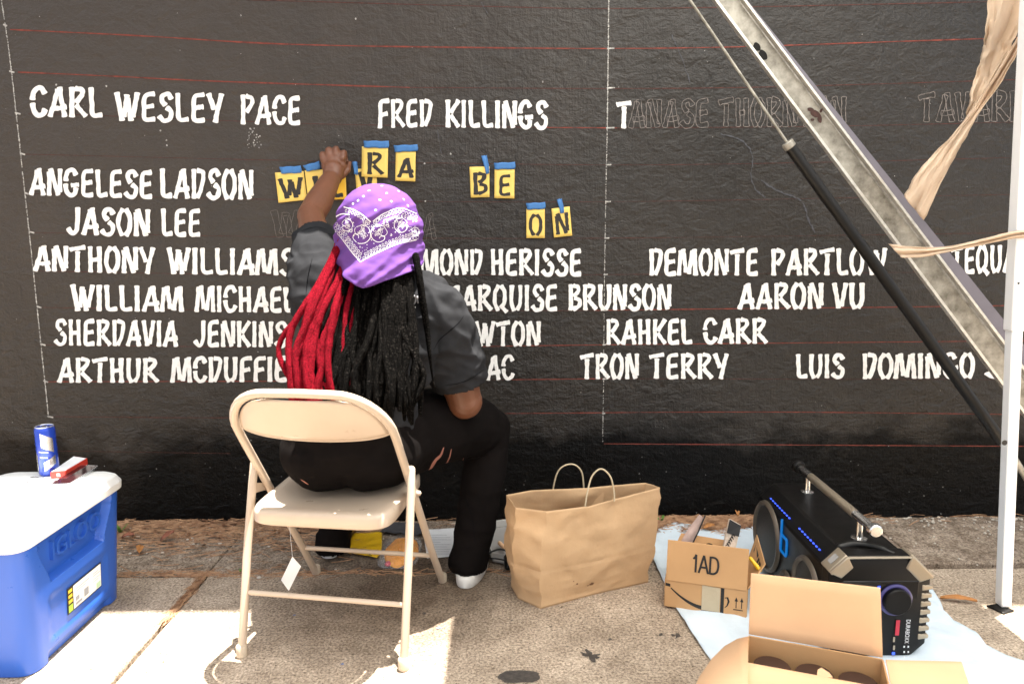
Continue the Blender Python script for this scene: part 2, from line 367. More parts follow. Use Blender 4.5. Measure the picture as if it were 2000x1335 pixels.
# litter against the wall
st = MB()
for i in range(4200):
    z = random.random()
    if z < .42: x = random.uniform(-1.75, -.55); y = -abs(random.gauss(0, .13))
    elif z < .85: x = random.uniform(.38, 1.02); y = -abs(random.gauss(0, .075))
    elif z < .89: x = random.uniform(-1.6, 2.4); y = -abs(random.gauss(0, .035))
    elif z < .95: x = random.gauss(-1.15, .25) if random.random() < .6 else random.uniform(-1.5, .3); y = -.452 + random.gauss(0, .012)
    else: x = random.gauss(-1.077, .006); y = random.uniform(-.75, -.45)
    if z >= .95: a = PI/2 + random.gauss(0, .25)
    else: a = random.uniform(-.7, .7) + random.choice((0, PI))
    Lh = random.uniform(.012, .05); dz = random.uniform(.001, .016)*math.exp(y*6)
    c = V((x, min(y, -.012), .002+dz)); d = V((math.cos(a), math.sin(a), random.uniform(-.12, .12)))
    bend = V((-math.sin(a), math.cos(a), 0))*random.uniform(-.2, .2)*Lh
    pts = [c-d*Lh, c+bend, c+d*Lh]
    for p in pts: p.z = max(p.z, .0015); p.y = min(p.y, -.004)
    st.ribbon(pts, random.uniform(.0010, .0030), V((random.uniform(-.5,.5), -.6, .7)).normalized())
for i in range(800):       # flakes of bark and shredded leaf
    left = random.random() < .5
    x = random.uniform(-1.7, -.6) if left else random.uniform(.4, 1.0); y = -abs(random.gauss(0, .10 if left else .06)) - .01
    a = random.uniform(0, 6.3); r = random.uniform(.003, .010); c = V((x, y, .004+random.random()*.010)); t = V((random.uniform(-.4,.4), random.uniform(-.6,.2), 0))
    q = [c + V((math.cos(a+k)*r*s, math.sin(a+k)*r*s, (math.cos(a+k)*t.x+math.sin(a+k)*t.y)*r)) for k, s in ((0,1.5),(1.3,.7),(3.1,1.3),(4.5,.6))]
    for p in q: p.z = max(p.z, .001)
    st.add(q, [(0,1,2,3)])
s_ = obj('pine_straw_litter', st, M_straw, smooth_=False); s_['kind'] = 'stuff'; s_['label'] = 'brown pine straw and bark shreds drifted along the foot of the black wall'
pb = MB()
for i in range(420):
    x = random.uniform(-1.6, 2.3); y = -abs(random.gauss(.02, .22))-.01
    if random.random() < .3: x = random.uniform(1.1, 2.2); y = -abs(random.gauss(0, .05))-.01
    r = random.uniform(.0018, .006); pb.ell((x, y, r*.4), (r*random.uniform(.8,1.6), r, r*.7), nu=6, nv=4)
s_ = obj('grit', pb, M_peb, smooth_=True); s_['kind'] = 'stuff'; s_['label'] = 'pale grit and paint flakes scattered on the concrete by the wall'

def leaf(px, L, W, ang, m, label, tilt=.3, z=.012):
    c = PZ(*px, z); b = MB(); n = 7; vs = []; d = V((math.cos(ang), math.sin(ang), tilt*.5)); s = V((-math.sin(ang), math.cos(ang), .1))
    for i in range(n):
        t = i/(n-1); wv = W*math.sin(PI*min(.97, t+.04))**.8*(1+.18*math.sin(t*17)); mid = c + d*(t-.5)*L + V((0,0,.006*math.sin(PI*t)))
        vs += [mid - s*wv/2 + V((0,0,.006)), mid, mid + s*wv/2 + V((0,0,.008))]
    for i in range(n-1):
        for k in (0,1): a = i*3+k; b.f.append((a, a+1, a+4, a+3))
    b.v = [V((p.x, p.y, max(p.z, .002))) for p in vs]
    o = obj('fallen_leaf', b, m, base=(c.x, c.y, 0), solid=.0006); tag(o, label, 'leaf'); return o
leaf((274,1073), .05, .026, 1.9, M_leafo, 'curled orange brown leaf on the straw just right of the blue cooler')
leaf((327,1048), .05, .036, .5, M_leafr, 'dull red brown leaf standing against the foot of the black wall', 1.0, .02)
leaf((250,1048), .045, .026, .2, M_leafr, 'small reddish leaf lying behind the back corner of the blue cooler', .3)
leaf((1872,1172), .105, .022, -.25, M_leafo, 'long narrow brown leaf on bare concrete left of the white pole foot', .05, .006)
leaf((1385,1030), .05, .022, .3, M_leafo, 'dry brown leaf at the cloth edge behind the marked carton', .3, .02)
leaf((1440,1003), .028, .018, 1.5, M_leafo, 'small upright tan leaf in the straw right of the marked carton', 1.2, .02)
def sprout(px, label, n=3, h=.03):
    c = PZ(*px, 0); t = thing('weed', c, label, 'weed')
    for i in range(n):
        a = i*2.2+.5; b = MB(); d = V((math.cos(a)*.5, math.sin(a)*.5, 1)).normalized(); s = V((-math.sin(a), math.cos(a), 0))
        pts = [c, c+d*h*.5, c+d*h+V((math.cos(a), math.sin(a), 0))*h*.2]
        b.ribbon([pts[0].lerp(pts[1], .0), pts[1], pts[2]], [.003, .016, .003], V((math.cos(a), math.sin(a), -.4)).normalized()); obj('leaf', b, M_green, t, solid=.0006)
sprout((236,1042), 'green sprout at the wall foot behind the blue cooler', 3, .045)
sprout((1290,1020), 'green weed growing at the wall foot right of the paper bag', 4, .03)
sprout((472,1116), 'tiny green weed in the slab joint beside the chair rear leg', 3, .012)

# ---------------------------------------------------------------- the wall
wl = thing('painted_wall', (0, 0, 0), 'long black painted masonry wall lettered with white stencilled names', 'wall')
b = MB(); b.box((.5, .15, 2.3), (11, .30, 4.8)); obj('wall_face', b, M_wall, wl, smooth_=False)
b = MB(); b.box((.5, .10, 4.78), (11.1, .64, .14)); obj('eave', b, M_stuc, wl, smooth_=False, bevel=.01)

GL = {
'A':(.58,[[(.05,0),(.18,.45),(.30,.92)],[(.36,1.0),(.43,.5),(.53,0)],[(.17,.29),(.36,.29),(.58,.34)]]),
'B':(.52,[[(.1,1),(.1,0)],[(.22,.97),(.42,.9),(.40,.72),(.24,.54)],[(.27,.48),(.47,.38),(.45,.16),(.21,.03)]]),
'C':(.50,[[(.46,.78),(.36,.97),(.19,.95),(.08,.76),(.07,.57)],[(.07,.44),(.10,.2),(.24,.03),(.4,.08),(.48,.24)]]),
'D':(.52,[[(.1,1),(.11,0)],[(.23,.97),(.44,.92),(.47,.74),(.38,.32),(.24,.03)]]),
'E':(.48,[[(.45,.97),(.14,.90),(.10,.5),(.12,.07),(.46,.07)],[(.17,.50),(.42,.54)]]),
'F':(.46,[[(.47,.97),(.14,.90),(.1,.5),(.09,0)],[(.17,.46),(.40,.51)]]),
'G':(.56,[[(.46,.80),(.36,.97),(.19,.95),(.08,.76),(.07,.57)],[(.07,.44),(.10,.18),(.26,.02),(.42,.1),(.45,.30)],[(.28,.40),(.56,.43)]]),
'H':(.54,[[(.1,1),(.12,0)],[(.43,1),(.45,0)],[(.19,.48),(.36,.50)]]),
'I':(.20,[[(.1,1),(.1,0)]]),
'J':(.44,[[(.36,1),(.36,.4),(.29,.1),(.16,.05),(.02,.22)]]),
'K':(.54,[[(.1,1),(.1,0)],[(.52,1),(.22,.55)],[(.22,.43),(.52,.02)]]),
'L':(.44,[[(.08,1),(.10,.5),(.14,.08),(.44,.09)]]),
'M':(.76,[[(.02,0),(.11,.94)],[(.2,1),(.32,.12)],[(.43,.06),(.58,.94)],[(.66,1),(.71,0)]]),
'N':(.56,[[(.08,.88),(.08,0)],[(.13,1),(.28,.5),(.43,.02)],[(.50,1),(.49,.14)]]),
'O':(.54,[[(.23,1),(.08,.74),(.07,.3),(.20,0)],[(.33,1),(.47,.72),(.46,.28),(.33,0)]]),
'P':(.50,[[(.1,1),(.1,0)],[(.22,.97),(.43,.9),(.44,.72),(.24,.42)]]),
'Q':(.58,[[(.23,1),(.08,.74),(.07,.3),(.20,0)],[(.33,1),(.47,.72),(.46,.34),(.36,.14)],[(.30,.2),(.56,-.06)]]),
'R':(.56,[[(.1,1),(.1,0)],[(.22,.97),(.43,.92),(.43,.75),(.23,.50)],[(.24,.40),(.56,.03)]]),
'S':(.50,[[(.46,.80),(.36,.97),(.18,.93),(.13,.74),(.25,.57)],[(.30,.49),(.45,.34),(.40,.08),(.2,.02),(.04,.18)]]),
'T':(.54,[[(0,.87),(.2,.92),(.54,.98)],[(.28,.80),(.26,0)]]),
'U':(.54,[[(.10,1),(.09,.3),(.21,.0)],[(.46,1),(.45,.3),(.32,.03)]]),
'V':(.50,[[(.05,1),(.2,.02)],[(.46,1),(.30,.10)]]),
'W':(.78,[[(.04,1),(.22,0)],[(.38,.92),(.29,.14)],[(.41,.80),(.52,0)],[(.74,1),(.58,.14)]]),
'Y':(.50,[[(.03,1),(.23,.46)],[(.48,1),(.36,.5),(.26,0)]]),
}
def stroke_pts(st_, sub=5):
    P = cat([(x, y, 0) for x, y in st_], sub if len(st_) > 2 else 8); return P
def stroke_outline(st_, wd, seed, jit=.013):
    P = stroke_pts(st_); n = len(P); Lf = []; Rt = []
    for i, p in enumerate(P):
        t = (P[min(i+1, n-1)] - P[max(i-1, 0)]).normalized(); nn = V((-t.y, t.x, 0)); u = i/(n-1)
        e = 1 + .22*math.exp(-(u/.10)**2) + .22*math.exp(-((1-u)/.10)**2)
        Lf.append(p + nn*(wd/2*e + jit*noise.noise(V((u*6, seed, 1)))*2)); Rt.append(p - nn*(wd/2*e + jit*noise.noise(V((u*6, seed, 9)))*2))
    t0 = (P[0]-P[1]).normalized(); t1 = (P[-1]-P[-2]).normalized()
    cs = (Lf[0].lerp(Rt[0], .25) + t0*wd*.16, Lf[0].lerp(Rt[0], .75) + t0*wd*.12)
    ce = (Lf[-1].lerp(Rt[-1], .25) + t1*wd*.16, Lf[-1].lerp(Rt[-1], .75) + t1*wd*.12)
    return [cs[0]]+Lf+[ce[0]], [cs[1]]+Rt+[ce[1]]
_seed = [0]
def word_mesh(text, mapf, wd=.19, outline=0., lift=None, skip=0.):
    adv = []; x = 0
    for ch in text:
        adv.append(x); x += GL[ch][0] + .09
    W = x - .09; mb = MB()
    for ch, ax in zip(text, adv):
        k = 0
        for s in GL[ch][1]:
            _seed[0] += 1; A, B = stroke_outline(s, wd*random.uniform(.92, 1.06), _seed[0]*1.7); n = len(A)
            q = lambda p: mapf((ax+p.x)/W, p.y, k)
            if not outline:
                mb.add([q(p) for p in A] + [q(p) for p in B], [(i, i+1, i+1+n, i+n) for i in range(n-1)])
            else:
                loop = [q(p) for p in A] + [q(p) for p in reversed(B)]; loop.append(loop[0])
                mb.ribbon(loop, outline, V((0,-1,0)))
            k += 1
    return mb
def quad_map(x0, x1, t0, b0, t1, b1, y0=-.0030):
    def f(u, v, k):
        px = lerp(x0, x1, u); py = lerp(lerp(b0, b1, u), lerp(t0, t1, u), v); return PY(px, py, y0 - .00035*k)
    return f
WORDS = [('CARL',60,199,170,227,172,229),('WESLEY',226,434,181,235,184,239),('PACE',470,586,186,242,190,243),
('FRED',738,843,195,250,196,246),('KILLINGS',870,1069,196,248,199,251),('T',1205,1232,198,250,200,250),
('ANGELESE',58,297,329,380,335,387),('LADSON',313,494,330,386,333,389),('JASON',132,292,405,457,410,461),('LEE',315,391,408,460,410,461),
('ANTHONY',66,300,480,528,484,534),('WILLIAMS',328,574,484,534,487,537),('DESMOND',742,941,487,536,488,536),('HERISSE',958,1135,487,536,488,538),
('DEMONTE',1268,1480,487,537,487,537),('PARTLOW',1506,1731,487,537,485,536),('TEQUAN',1858,2010,482,534,478,530),
('WILLIAM',140,357,556,606,560,608),('MICHAEL',383,575,558,608,562,609),('MARQUISE',862,1088,558,606,557,606),('BRUNSON',1110,1310,556,605,556,604),
('AARON',1442,1607,554,603,553,602),('VU',1627,1688,553,602,553,602),
('SHERDAVIA',106,346,624,673,627,676),('JENKINS',380,560,626,676,629,677),('NEWTON',872,1055,628,676,628,674),('RAHKEL',1184,1351,624,672,624,671),('CARR',1374,1497,623,670,622,670),
('ARTHUR',113,308,699,746,700,746),('MCDUFFIE',336,560,698,746,697,744),('ISAAC',880,1003,696,743,694,740),('TRON',1134,1247,692,739,691,739),('TERRY',1269,1420,691,738,691,739),
('LUIS',1555,1648,692,738,692,737),('DOMINGO',1684,1903,691,739,690,737),('J',1926,1956,690,738,690,738)]
for w_ in WORDS: obj('painted_name' if len(w_[0]) > 1 else 'painted_letter', word_mesh(w_[0], quad_map(*w_[1:]), .164), M_letter, wl, smooth_=False)
for w_ in [('ANASE',1229,1383,196,249,195,247),('THORNTON',1405,1651,194,246,190,247),('TAVARIS',1795,2016,184,237,178,236)]:
    obj('pencilled_name', word_mesh(w_[0], quad_map(*w_[1:], y0=-.0024), .17, outline=.0026), M_chalkf, wl, smooth_=False)
for w_ in [('WIL',532,640,412,462,412,462),('A',826,850,418,468,417,466)]:
    obj('pencilled_letter', word_mesh(w_[0], quad_map(*w_[1:], y0=-.0024), .17, outline=.0013), M_chalkf, wl, smooth_=False)

LINES = [([(480,0),(1000,14),(1188,17),(1500,13),(2010,2)],.0032,'f'),
([(20,58),(270,70),(500,84),(700,90),(1000,94)],.0050,'r'),([(1000,94),(1188,95),(1385,93),(1560,88),(1760,81),(2010,73)],.0042,'r'),
([(35,141),(220,149),(425,159),(800,171)],.0048,'r'),([(800,171),(1188,173),(1500,170),(2010,155)],.0030,'f'),
([(55,222),(170,225),(585,241),(840,246),(1050,249)],.0024,'f'),([(1060,249),(1205,250)],.004,'r'),([(1205,250),(1600,247),(2010,238)],.002,'f'),
([(42,301),(600,314),(1180,322),(1600,317),(2010,307)],.0022,'f'),([(48,378),(560,390),(1186,394),(2010,379)],.0018,'f'),
([(58,454),(600,463),(1180,465),(2010,454)],.0018,'f'),([(65,529),(570,537),(1180,536),(2010,530)],.002,'f'),
([(73,600),(560,607),(1160,606)],.002,'f'),([(1160,606),(1400,603),(1700,600),(2010,596)],.0042,'r'),
([(80,673),(560,678),(900,677)],.0024,'f'),([(900,677),(1188,673),(2010,665)],.0034,'r'),
([(87,745),(560,744)],.0040,'r'),([(560,744),(1000,741)],.0024,'f'),([(1000,741),(1190,739)],.0038,'r'),([(1190,739),(2010,741)],.0018,'f'),
([(100,813),(470,815),(990,807)],.0028,'f'),([(990,807),(1480,804),(2010,809)],.0032,'r'),
([(110,880),(450,885)],.0018,'f'),([(1180,866),(1500,868),(2010,871)],.0036,'r')]
for pts, wd, k in LINES:
    P = cat([(x, y, 0) for x, y in pts], 10) if len(pts) > 2 else [V((pts[0][0], pts[0][1], 0)).lerp(V((pts[1][0], pts[1][1], 0)), i/14) for i in range(15)]
    Q = [PY(p.x, p.y, -.0013 if k == 'r' else -.0010) for p in P]; b = MB()
    b.ribbon(Q, [wd*random.uniform(.6, 1.15) for _ in Q], V((0,-1,0))); obj('chalk_line', b, M_red if k == 'r' else M_redf, wl, smooth_=False)
def dotted(pts, wd, dens, m=M_chalk):
    P = cat([(x, y, 0) for x, y in pts], 60); b = MB()
    for i in range(len(P)-1):
        if random.random() < dens:
            a = PY(P[i].x+random.uniform(-.5,.5), P[i].y, -.0016); c = PY(P[i+1].x+random.uniform(-.5,.5), P[i].y+(P[i+1].y-P[i].y)*random.uniform(.6,1.2), -.0016)
            b.ribbon([a, c], wd*random.uniform(.5, 1.3), V((0,-1,0)))
    obj('plumb_line', b, m, wl, smooth_=False)
dotted([(2,-5),(20,120),(45,345),(62,500),(80,673),(95,815)], .0042, .9)
dotted([(1189,-5),(1188,95),(1187,170),(1186,250)], .0045, .97); dotted([(1186,250),(1183,394),(1181,520),(1180,606)], .003, .8); dotted([(1180,606),(1179,740),(1177,866)], .0028, .6)
b = MB()
for x, y, L_ in ((8,50,6),(20,141,8),(31,222,9),(41,301,8),(50,378,6),(58,454,9),(66,529,8),(74,600,7),(81,673,8),(87,745,7),(94,814,10)):
    b.ribbon([PY(x-2, y-2, -.0022), PY(x+L_, y+1, -.0022)], .006, V((0,-1,0)))
for x, y, L_ in ((1188,95,12),(1187,172,14),(1186,250,14),(1185,322,9),(1184,394,9),(1182,465,8),(1181,536,6),(1180,606,5),(1179,673,5),(1179,740,4),(1178,807,4)):
    b.ribbon([PY(x-2, y, -.0022), PY(x+L_, y-.5, -.0022)], .005, V((0,-1,0)))
obj('tick_marks', b, M_chalk, wl, smooth_=False)
for pts, wd in (([(1312,68),(1330,110),(1348,160)],.004),([(1408,262),(1440,270),(1462,288),(1470,310),(1467,345),(1478,372),(1496,386)],.006),
                ([(1488,352),(1510,368),(1532,378),(1558,388),(1572,402),(1578,425),(1592,455)],.007),([(855,255),(862,300)],.003),([(940,5),(952,26)],.004)):
    Q = []
    for p in cat([(x, y, 0) for x, y in pts], 7): Q.append(PY(p.x+random.uniform(-1.2,1.2), p.y+random.uniform(-1,1), -.0019))
    b = MB(); b.ribbon(Q, [wd*random.uniform(.2, 1.1) for _ in Q], V((0,-1,0))); obj('pale_crack', b, mat('pale_crack', (.06,.063,.075), .6) if 'pale_crack' not in bpy.data.materials else bpy.data.materials['pale_crack'], wl, smooth_=False)
b = MB()
def fleck(x, y, r):
    c = PY(x, y, -.0026-random.random()*.0004); n = 6; a0 = random.random()*6
    b.add([c + V((math.cos(a0+2*PI*k/n)*r*random.uniform(.6,1.3), 0, math.sin(a0+2*PI*k/n)*r*random.uniform(.6,1.5))) for k in range(n)], [tuple(range(n))])
for i in range(150): fleck(random.uniform(0, 2000), random.uniform(20, 1000), random.choice((.0009,.0012,.0016)))
for i in range(60): fleck(random.uniform(0, 2000), random.uniform(900, 1010), random.choice((.0012,.0018)))
for x, y in ((829,319),(831,393),(313,255),(325,274),(326,284),(470,31),(695,37),(1060,160),(880,300),(208,168),(110,166)): fleck(x, y, .0036)
for i in range(34): fleck(random.gauss(494, 8), random.uniform(250, 290), random.uniform(.001, .003))
fl = obj('paint_flecks', b, M_chalk, wl, smooth_=False); fl['kind'] = 'stuff'

# ---------------------------------------------------------------- stencil cards
def quadpt(q, u, v): return (lerp(lerp(q[3][0], q[2][0], u), lerp(q[0][0], q[1][0], u), v), lerp(lerp(q[3][1], q[2][1], u), lerp(q[0][1], q[1][1], u), v))
def card(ch, q, tape, label, y0=-.006, m=M_yel, inset=(.14,.10), curl=.004, wd=.15, taped=0):
    c = PY((q[0][0]+q[2][0])/2, (q[0][1]+q[2][1])/2, y0); t = thing('stencil_card', c, label, 'stencil', 'yellow letter stencils taped to the wall')
    b = MB(); n = 8
    def P(u, v, off=0.): px, py = quadpt(q, u, v); return PY(px, py, y0 - curl*(1-v)**2 - off)
    fr = [[P(i/n, j_/n) for i in range(n+1)] for j_ in range(n+1)]
    vs = [p for r in fr for p in r]; b.add(vs, [(j_*(n+1)+i, j_*(n+1)+i+1, (j_+1)*(n+1)+i+1, (j_+1)*(n+1)+i) for j_ in range(n) for i in range(n)])
    obj('card', b, m, t, solid=.0008)
    if ch:
        ix, iy = inset
        obj('letter_opening', word_mesh(ch, lambda u, v, k: P(ix+(1-2*ix)*u, iy+(1-2*iy-.10)*v, .0010+.0003*k), wd), M_hole, t, smooth_=False)
    for i, tp in enumerate(tape):
        b = MB(); f = []
        for j_ in range(5):
            for i_ in range(7):
                px, py = quadpt(tp, i_/6, j_/4); f.append(PY(px + .8*math.sin(j_*1.3+i_), py + .7*math.sin(i_*1.9), y0 - .0032 - .0012*math.sin(i_*1.1)))
        b.add(f, [(j_*7+i_, j_*7+i_+1, (j_+1)*7+i_+1, (j_+1)*7+i_) for j_ in range(4) for i_ in range(6)]); obj('masking_tape', b, M_blue, t, solid=.0004)
card('W', [(537,337),(593,334),(600,390),(544,396)], [[(546,326),(588,324),(589,338),(549,339)]], 'yellow stencil card with cut letter W, leftmost of the taped cards', inset=(.10,.12))
card('I', [(595,333),(632,331),(640,386),(602,390)], [[(592,323),(624,315),(625,330),(599,335)]], 'yellow stencil card with a single upright stroke, half hidden by the raised arm', y0=-.008, inset=(.34,.12), wd=.16)
card('L', [(641,337),(675,335),(677,389),(642,390)], [], 'shade-toned yellow stencil card with cut letter L hanging under the raised hand', y0=-.012, m=M_yel2, inset=(.22,.10), wd=.2)
card('V', [(693,330),(735,329),(737,374),(697,380)], [[(688.5,315),(698,316),(699,342),(691,340)]], 'yellow stencil card held by an upright blue strip, overlapped by the letter R card', inset=(.2,.04), wd=.2)
card('R', [(707,286),(758,288),(757,347),(706,345)], [[(711,275),(760,275.5),(759,289.5),(710,288)]], 'yellow stencil card with cut letter R, highest of the taped cards', y0=-.011, inset=(.2,.10))
card('A', [(773,295),(812,296.5),(811,354.5),(772,353)], [[(769.5,283.7),(816,282.5),(816,295),(770.5,297)]], 'yellow stencil card with cut letter A, just right of the R card', inset=(.12,.13))
card('B', [(917,326),(956,325),(956,385),(919.5,386)], [[(940.6,304),(951.6,303.5),(956,339),(949,340)]], 'yellow stencil card with cut letter B, right of the bandana')
card('E', [(966,330),(1005,331),(1004.5,387.7),(965.6,387)], [[(965.4,318),(1006.6,316.7),(1006,330),(965.4,330.5)]], 'yellow stencil card with cut letter E, next to the B card', inset=(.2,.1))
card('O', [(1028,407.5),(1064,408),(1064,464.7),(1028,464.7)], [[(1028,396.5),(1065.7,395),(1064.5,408),(1029,409)]], 'yellow stencil card with cut letter O and blue tape along its top')
card('N', [(1077,407.5),(1112.5,403),(1117.5,460),(1082,464)], [[(1088,389),(1098,388),(1102,416),(1094,416.5)]], 'yellow stencil card with cut letter N, rightmost of the taped cards')

# ---------------------------------------------------------------- folding chair (local x right, y forward, z up)
CH0 = V((-.537, -.974, 0)); _cf = V((.07, .49, 0)).normalized(); _cr = V((_cf.y, -_cf.x, 0))
def CH(x, y, z): return CH0 + _cr*x + _cf*y + V((0,0,z))
chair = thing('folding_chair', CH0, 'beige metal folding chair the seated woman sits on, its back to the camera', 'chair')
def fy(z): return .495 - .70*z
XT = .222
def frame_path():
    P = [(-XT-.004, fy(.0), .0)]
    for z in (.15,.3,.45,.56,.63): P.append((-XT, fy(z), z))
    r = .128; zc = .775-r
    for k in range(1, 10):
        a = PI - k*(PI/2)/9; P.append((-XT+r + r*math.cos(a), fy(zc + r*math.sin(a)), zc + r*math.sin(a)))
    P += [(0, fy(.777), .777)]
    return P + [(-x, y, z) for x, y, z in reversed(P[:-1])]
b = MB(); b.tube([CH(*p) for p in frame_path()], .0118, 14); obj('back_frame', b, M_chair, chair)
# back panel, dished towards the camera, lower edge sagging
b = MB(); nu, nv = 36, 14; vs_ = []
for j_ in range(nv+1):
    for i in range(nu+1):
        u = -1+2*i/nu; v = j_/nv; zt = .775-.016; hx = XT-.014
        zb = .640 - .014*(1-u*u) + .012*abs(u)**6
        z = lerp(zb, zt, v); r = .116; zc = zt - r
        lim = hx if z < zc else hx - r + math.sqrt(max(0, r*r - (z-zc)**2))
        x = u*lim; dish = .026*(1-u*u)**.8*(1-.35*v)
        yy = fy(z) - dish - .001
        if j_ == 0: yy += .010
        vs_.append(CH(x, yy, z))
b.add(vs_, [(j_*(nu+1)+i, j_*(nu+1)+i+1, (j_+1)*(nu+1)+i+1, (j_+1)*(nu+1)+i) for j_ in range(nv) for i in range(nu)])
obj('back_panel', b, M_chair, chair, solid=.0016)
b = MB(); b.tube([p + V((0,0,.0005)) for p in vs_[:nu+1]], .0036, 8); obj('rolled_edge', b, M_chair, chair)
# rear legs
for sgn in (-1, 1):
    b = MB(); b.tube([CH(sgn*.236, .004, .012), CH(sgn*.238, .07, .27), CH(sgn*.236, .125, .47), CH(sgn*.234, .138, .520)], .0118, 14, round_ends=True); lg = obj('rear_leg', b, M_chair, chair)
    b = MB(); b.lathe(CH(sgn*.236, .002, .0), [(.0125,0),(.0150,.002),(.0152,.030),(.0125,.034)], 18); obj('foot_cap', b, M_rubber, lg)
    b = MB(); b.lathe(CH(sgn*(XT+.004), fy(0), .0), [(.0125,0),(.0150,.002),(.0152,.026),(.0125,.030)], 18); obj('foot_cap', b, M_rubber, chair)
    b = MB(); b.slab([CH(sgn*.231, .115, .47), CH(sgn*.231, .20, .44), CH(sgn*.231, .215, .415), CH(sgn*.231, .13, .435)], .003); obj('hinge_plate', b, M_chair, chair, bevel=.001)
    for yy, zz in ((.128, .475), (.195, .430)):
        b = MB(); b.lathe(CH(sgn*.236, yy, zz), [(.0,-.008),(.007,-.006),(.008,0),(.007,.006),(0,.010)], 12, axis=_cr*sgn); obj('rivet', b, M_chair, chair)
b = MB(); b.tube([CH(-.236, .047, .170), CH(.236, .047, .163)], .0075, 12); obj('rear_stretcher', b, M_chair, chair)
b = MB(); b.tube([CH(-XT, fy(.14), .142), CH(XT, fy(.14), .140)], .0075, 12); obj('front_stretcher', b, M_chair, chair)
# seat pan with rolled skirt
b = MB(); n = 64; SX, SY0, SY1 = .204, .012, .395
def seat_ring(inset, z, dome=0):
    R_ = []
    for k in range(n):
        a = 2*PI*k/n + PI/n; c_, s_2 = math.cos(a), math.sin(a); e = .30
        x = (SX-inset)*math.copysign(abs(c_)**e, c_); y = (SY0+SY1)/2 + ((SY1-SY0)/2-inset)*math.copysign(abs(s_2)**e, s_2)
        tilt = (y-SY0)*.02
        R_.append(CH(x, y, z + tilt))
    return R_
b.rings([seat_ring(.004,.388), seat_ring(0,.392), seat_ring(0,.418), seat_ring(.004,.427), seat_ring(.012,.431), seat_ring(.03,.430), seat_ring(.06,.426), seat_ring(.12,.422), seat_ring(.17,.421)])
obj('seat', b, M_chair, chair, angle=50)
b = MB()
q = [PY(571,1086,-.86), PY(588,1105,-.85), PY(564,1153,-.85), PY(549,1132,-.86)]
b.add([q[0], q[1], q[2], q[3]], [(0,1,2,3)]); tg = obj('paper_tag', b, M_paper, base=q[0], solid=.0006, smooth_=False)
tag(tg, 'blank white paper tag hanging below the left side of the chair seat', 'tag')
b = MB(); b.tube([q[0], CH(-.13, .12, .389)], .0005, 5); obj('thread', b, M_paper, tg)

# ---------------------------------------------------------------- the woman
def tap(mb, pts, rad, n=20, sub=5):
    P = cat(pts, sub) if len(pts) > 2 else [V(pts[0]).lerp(V(pts[-1]), k/sub) for k in range(sub+1)]
    m = len(P)-1; R_ = []
    for i in range(m+1):
        t = i/m*(len(rad)-1); k = min(int(t), len(rad)-2); R_.append(lerp(rad[k], rad[k+1], smooth(t-k)*.5+(t-k)*.5))
    mb.tube(P, R_, n, round_ends=True)
def ovals(mb, secs, n=28, sub=4):       # secs: (centre, rx, ry)
    cs = cat([s[0] for s in secs], sub); m = len(cs)-1; rs = []
    for i, c in enumerate(cs):
        t = i/m*(len(secs)-1); k = min(int(t), len(secs)-2); u = t-k
        rx = lerp(secs[k][1], secs[k+1][1], u); ry = lerp(secs[k][2], secs[k+1][2], u)
        rs.append([c + V((rx*math.cos(2*PI*q/n), ry*math.sin(2*PI*q/n), 0)) for q in range(n)])
    c0, c1 = cs[0], cs[-1]
    r0 = [c0 + (p-c0)*.5 - V((0,0,.02)) for p in rs[0]]; r1 = [c1 + (p-c1)*.5 + V((0,0,.02)) for p in rs[-1]]
    mb.rings([r0]+rs+[r1])
LSH = V((-.575,-.625,1.055)); LEL = V((-.680,-.335,1.232)); LWR = V((-.654,-.105,1.378))
RSH = V((-.250,-.655,.955)); REL = V((-.150,-.600,.650)); RWR = V((-.200,-.36,.60))
HEAD = V((-.388,-.665,1.178))
bd = MB()
TORSO = [(V((-.47,-.735,.50)),.155,.115),(V((-.47,-.735,.60)),.150,.112),(V((-.455,-.715,.72)),.135,.10),(V((-.435,-.685,.86)),.150,.105),(V((-.415,-.665,.96)),.150,.095),(V((-.40,-.66,1.03)),.085,.07)]
ovals(bd, TORSO)
tap(bd, [(-.405,-.665,.98), (-.40,-.66,1.07), (-.39,-.655,1.13)], [.075,.056,.058])
bd.ell(HEAD, (.078,.098,.112)); bd.ell(HEAD+V((0,.03,-.055)), (.058,.062,.06))
bd.tube([HEAD+V((0,.088,.01)), HEAD+V((0,.108,-.022))], [.008,.014], 10, True); bd.ell(HEAD+V((0,.092,-.055)), (.024,.012,.010)); bd.ell(HEAD+V((-.030,.086,.012)), (.015,.012,.009)); bd.ell(HEAD+V((.030,.086,.012)), (.015,.012,.009))
for sg in (-1,1): bd.ell(HEAD+V((sg*.08,.005,-.01)), (.010,.018,.030))
tap(bd, [(-.44,-.66,.985), LSH, LSH.lerp(LEL,.5)+V((.004,0,-.004)), LEL+V((.002,.0,0))], [.075,.066,.050,.044])
tap(bd, [LEL, LEL.lerp(LWR,.35)+V((0,0,-.004)), LEL.lerp(LWR,.75), LWR], [.044,.047,.038,.031])
tap(bd, [(-.39,-.66,.93), RSH, RSH.lerp(REL,.55)+V((.012,0,0)), REL], [.08,.078,.070,.053])
tap(bd, [REL, REL.lerp(RWR,.4), RWR], [.056,.052,.030])
for hip, kn, an in ((V((-.39,-.70,.53)), V((-.095,-.30,.455)), V((-.135,-.475,.09))), (V((-.55,-.70,.53)), V((-.605,-.26,.475)), V((-.655,-.285,.09)))):
    tap(bd, [hip, hip.lerp(kn,.5), kn], [.085,.066,.048]); tap(bd, [kn, kn.lerp(an,.35), an], [.046,.044,.032]); tap(bd, [an, an+V((.02,.16,-.055))], [.036,.026])
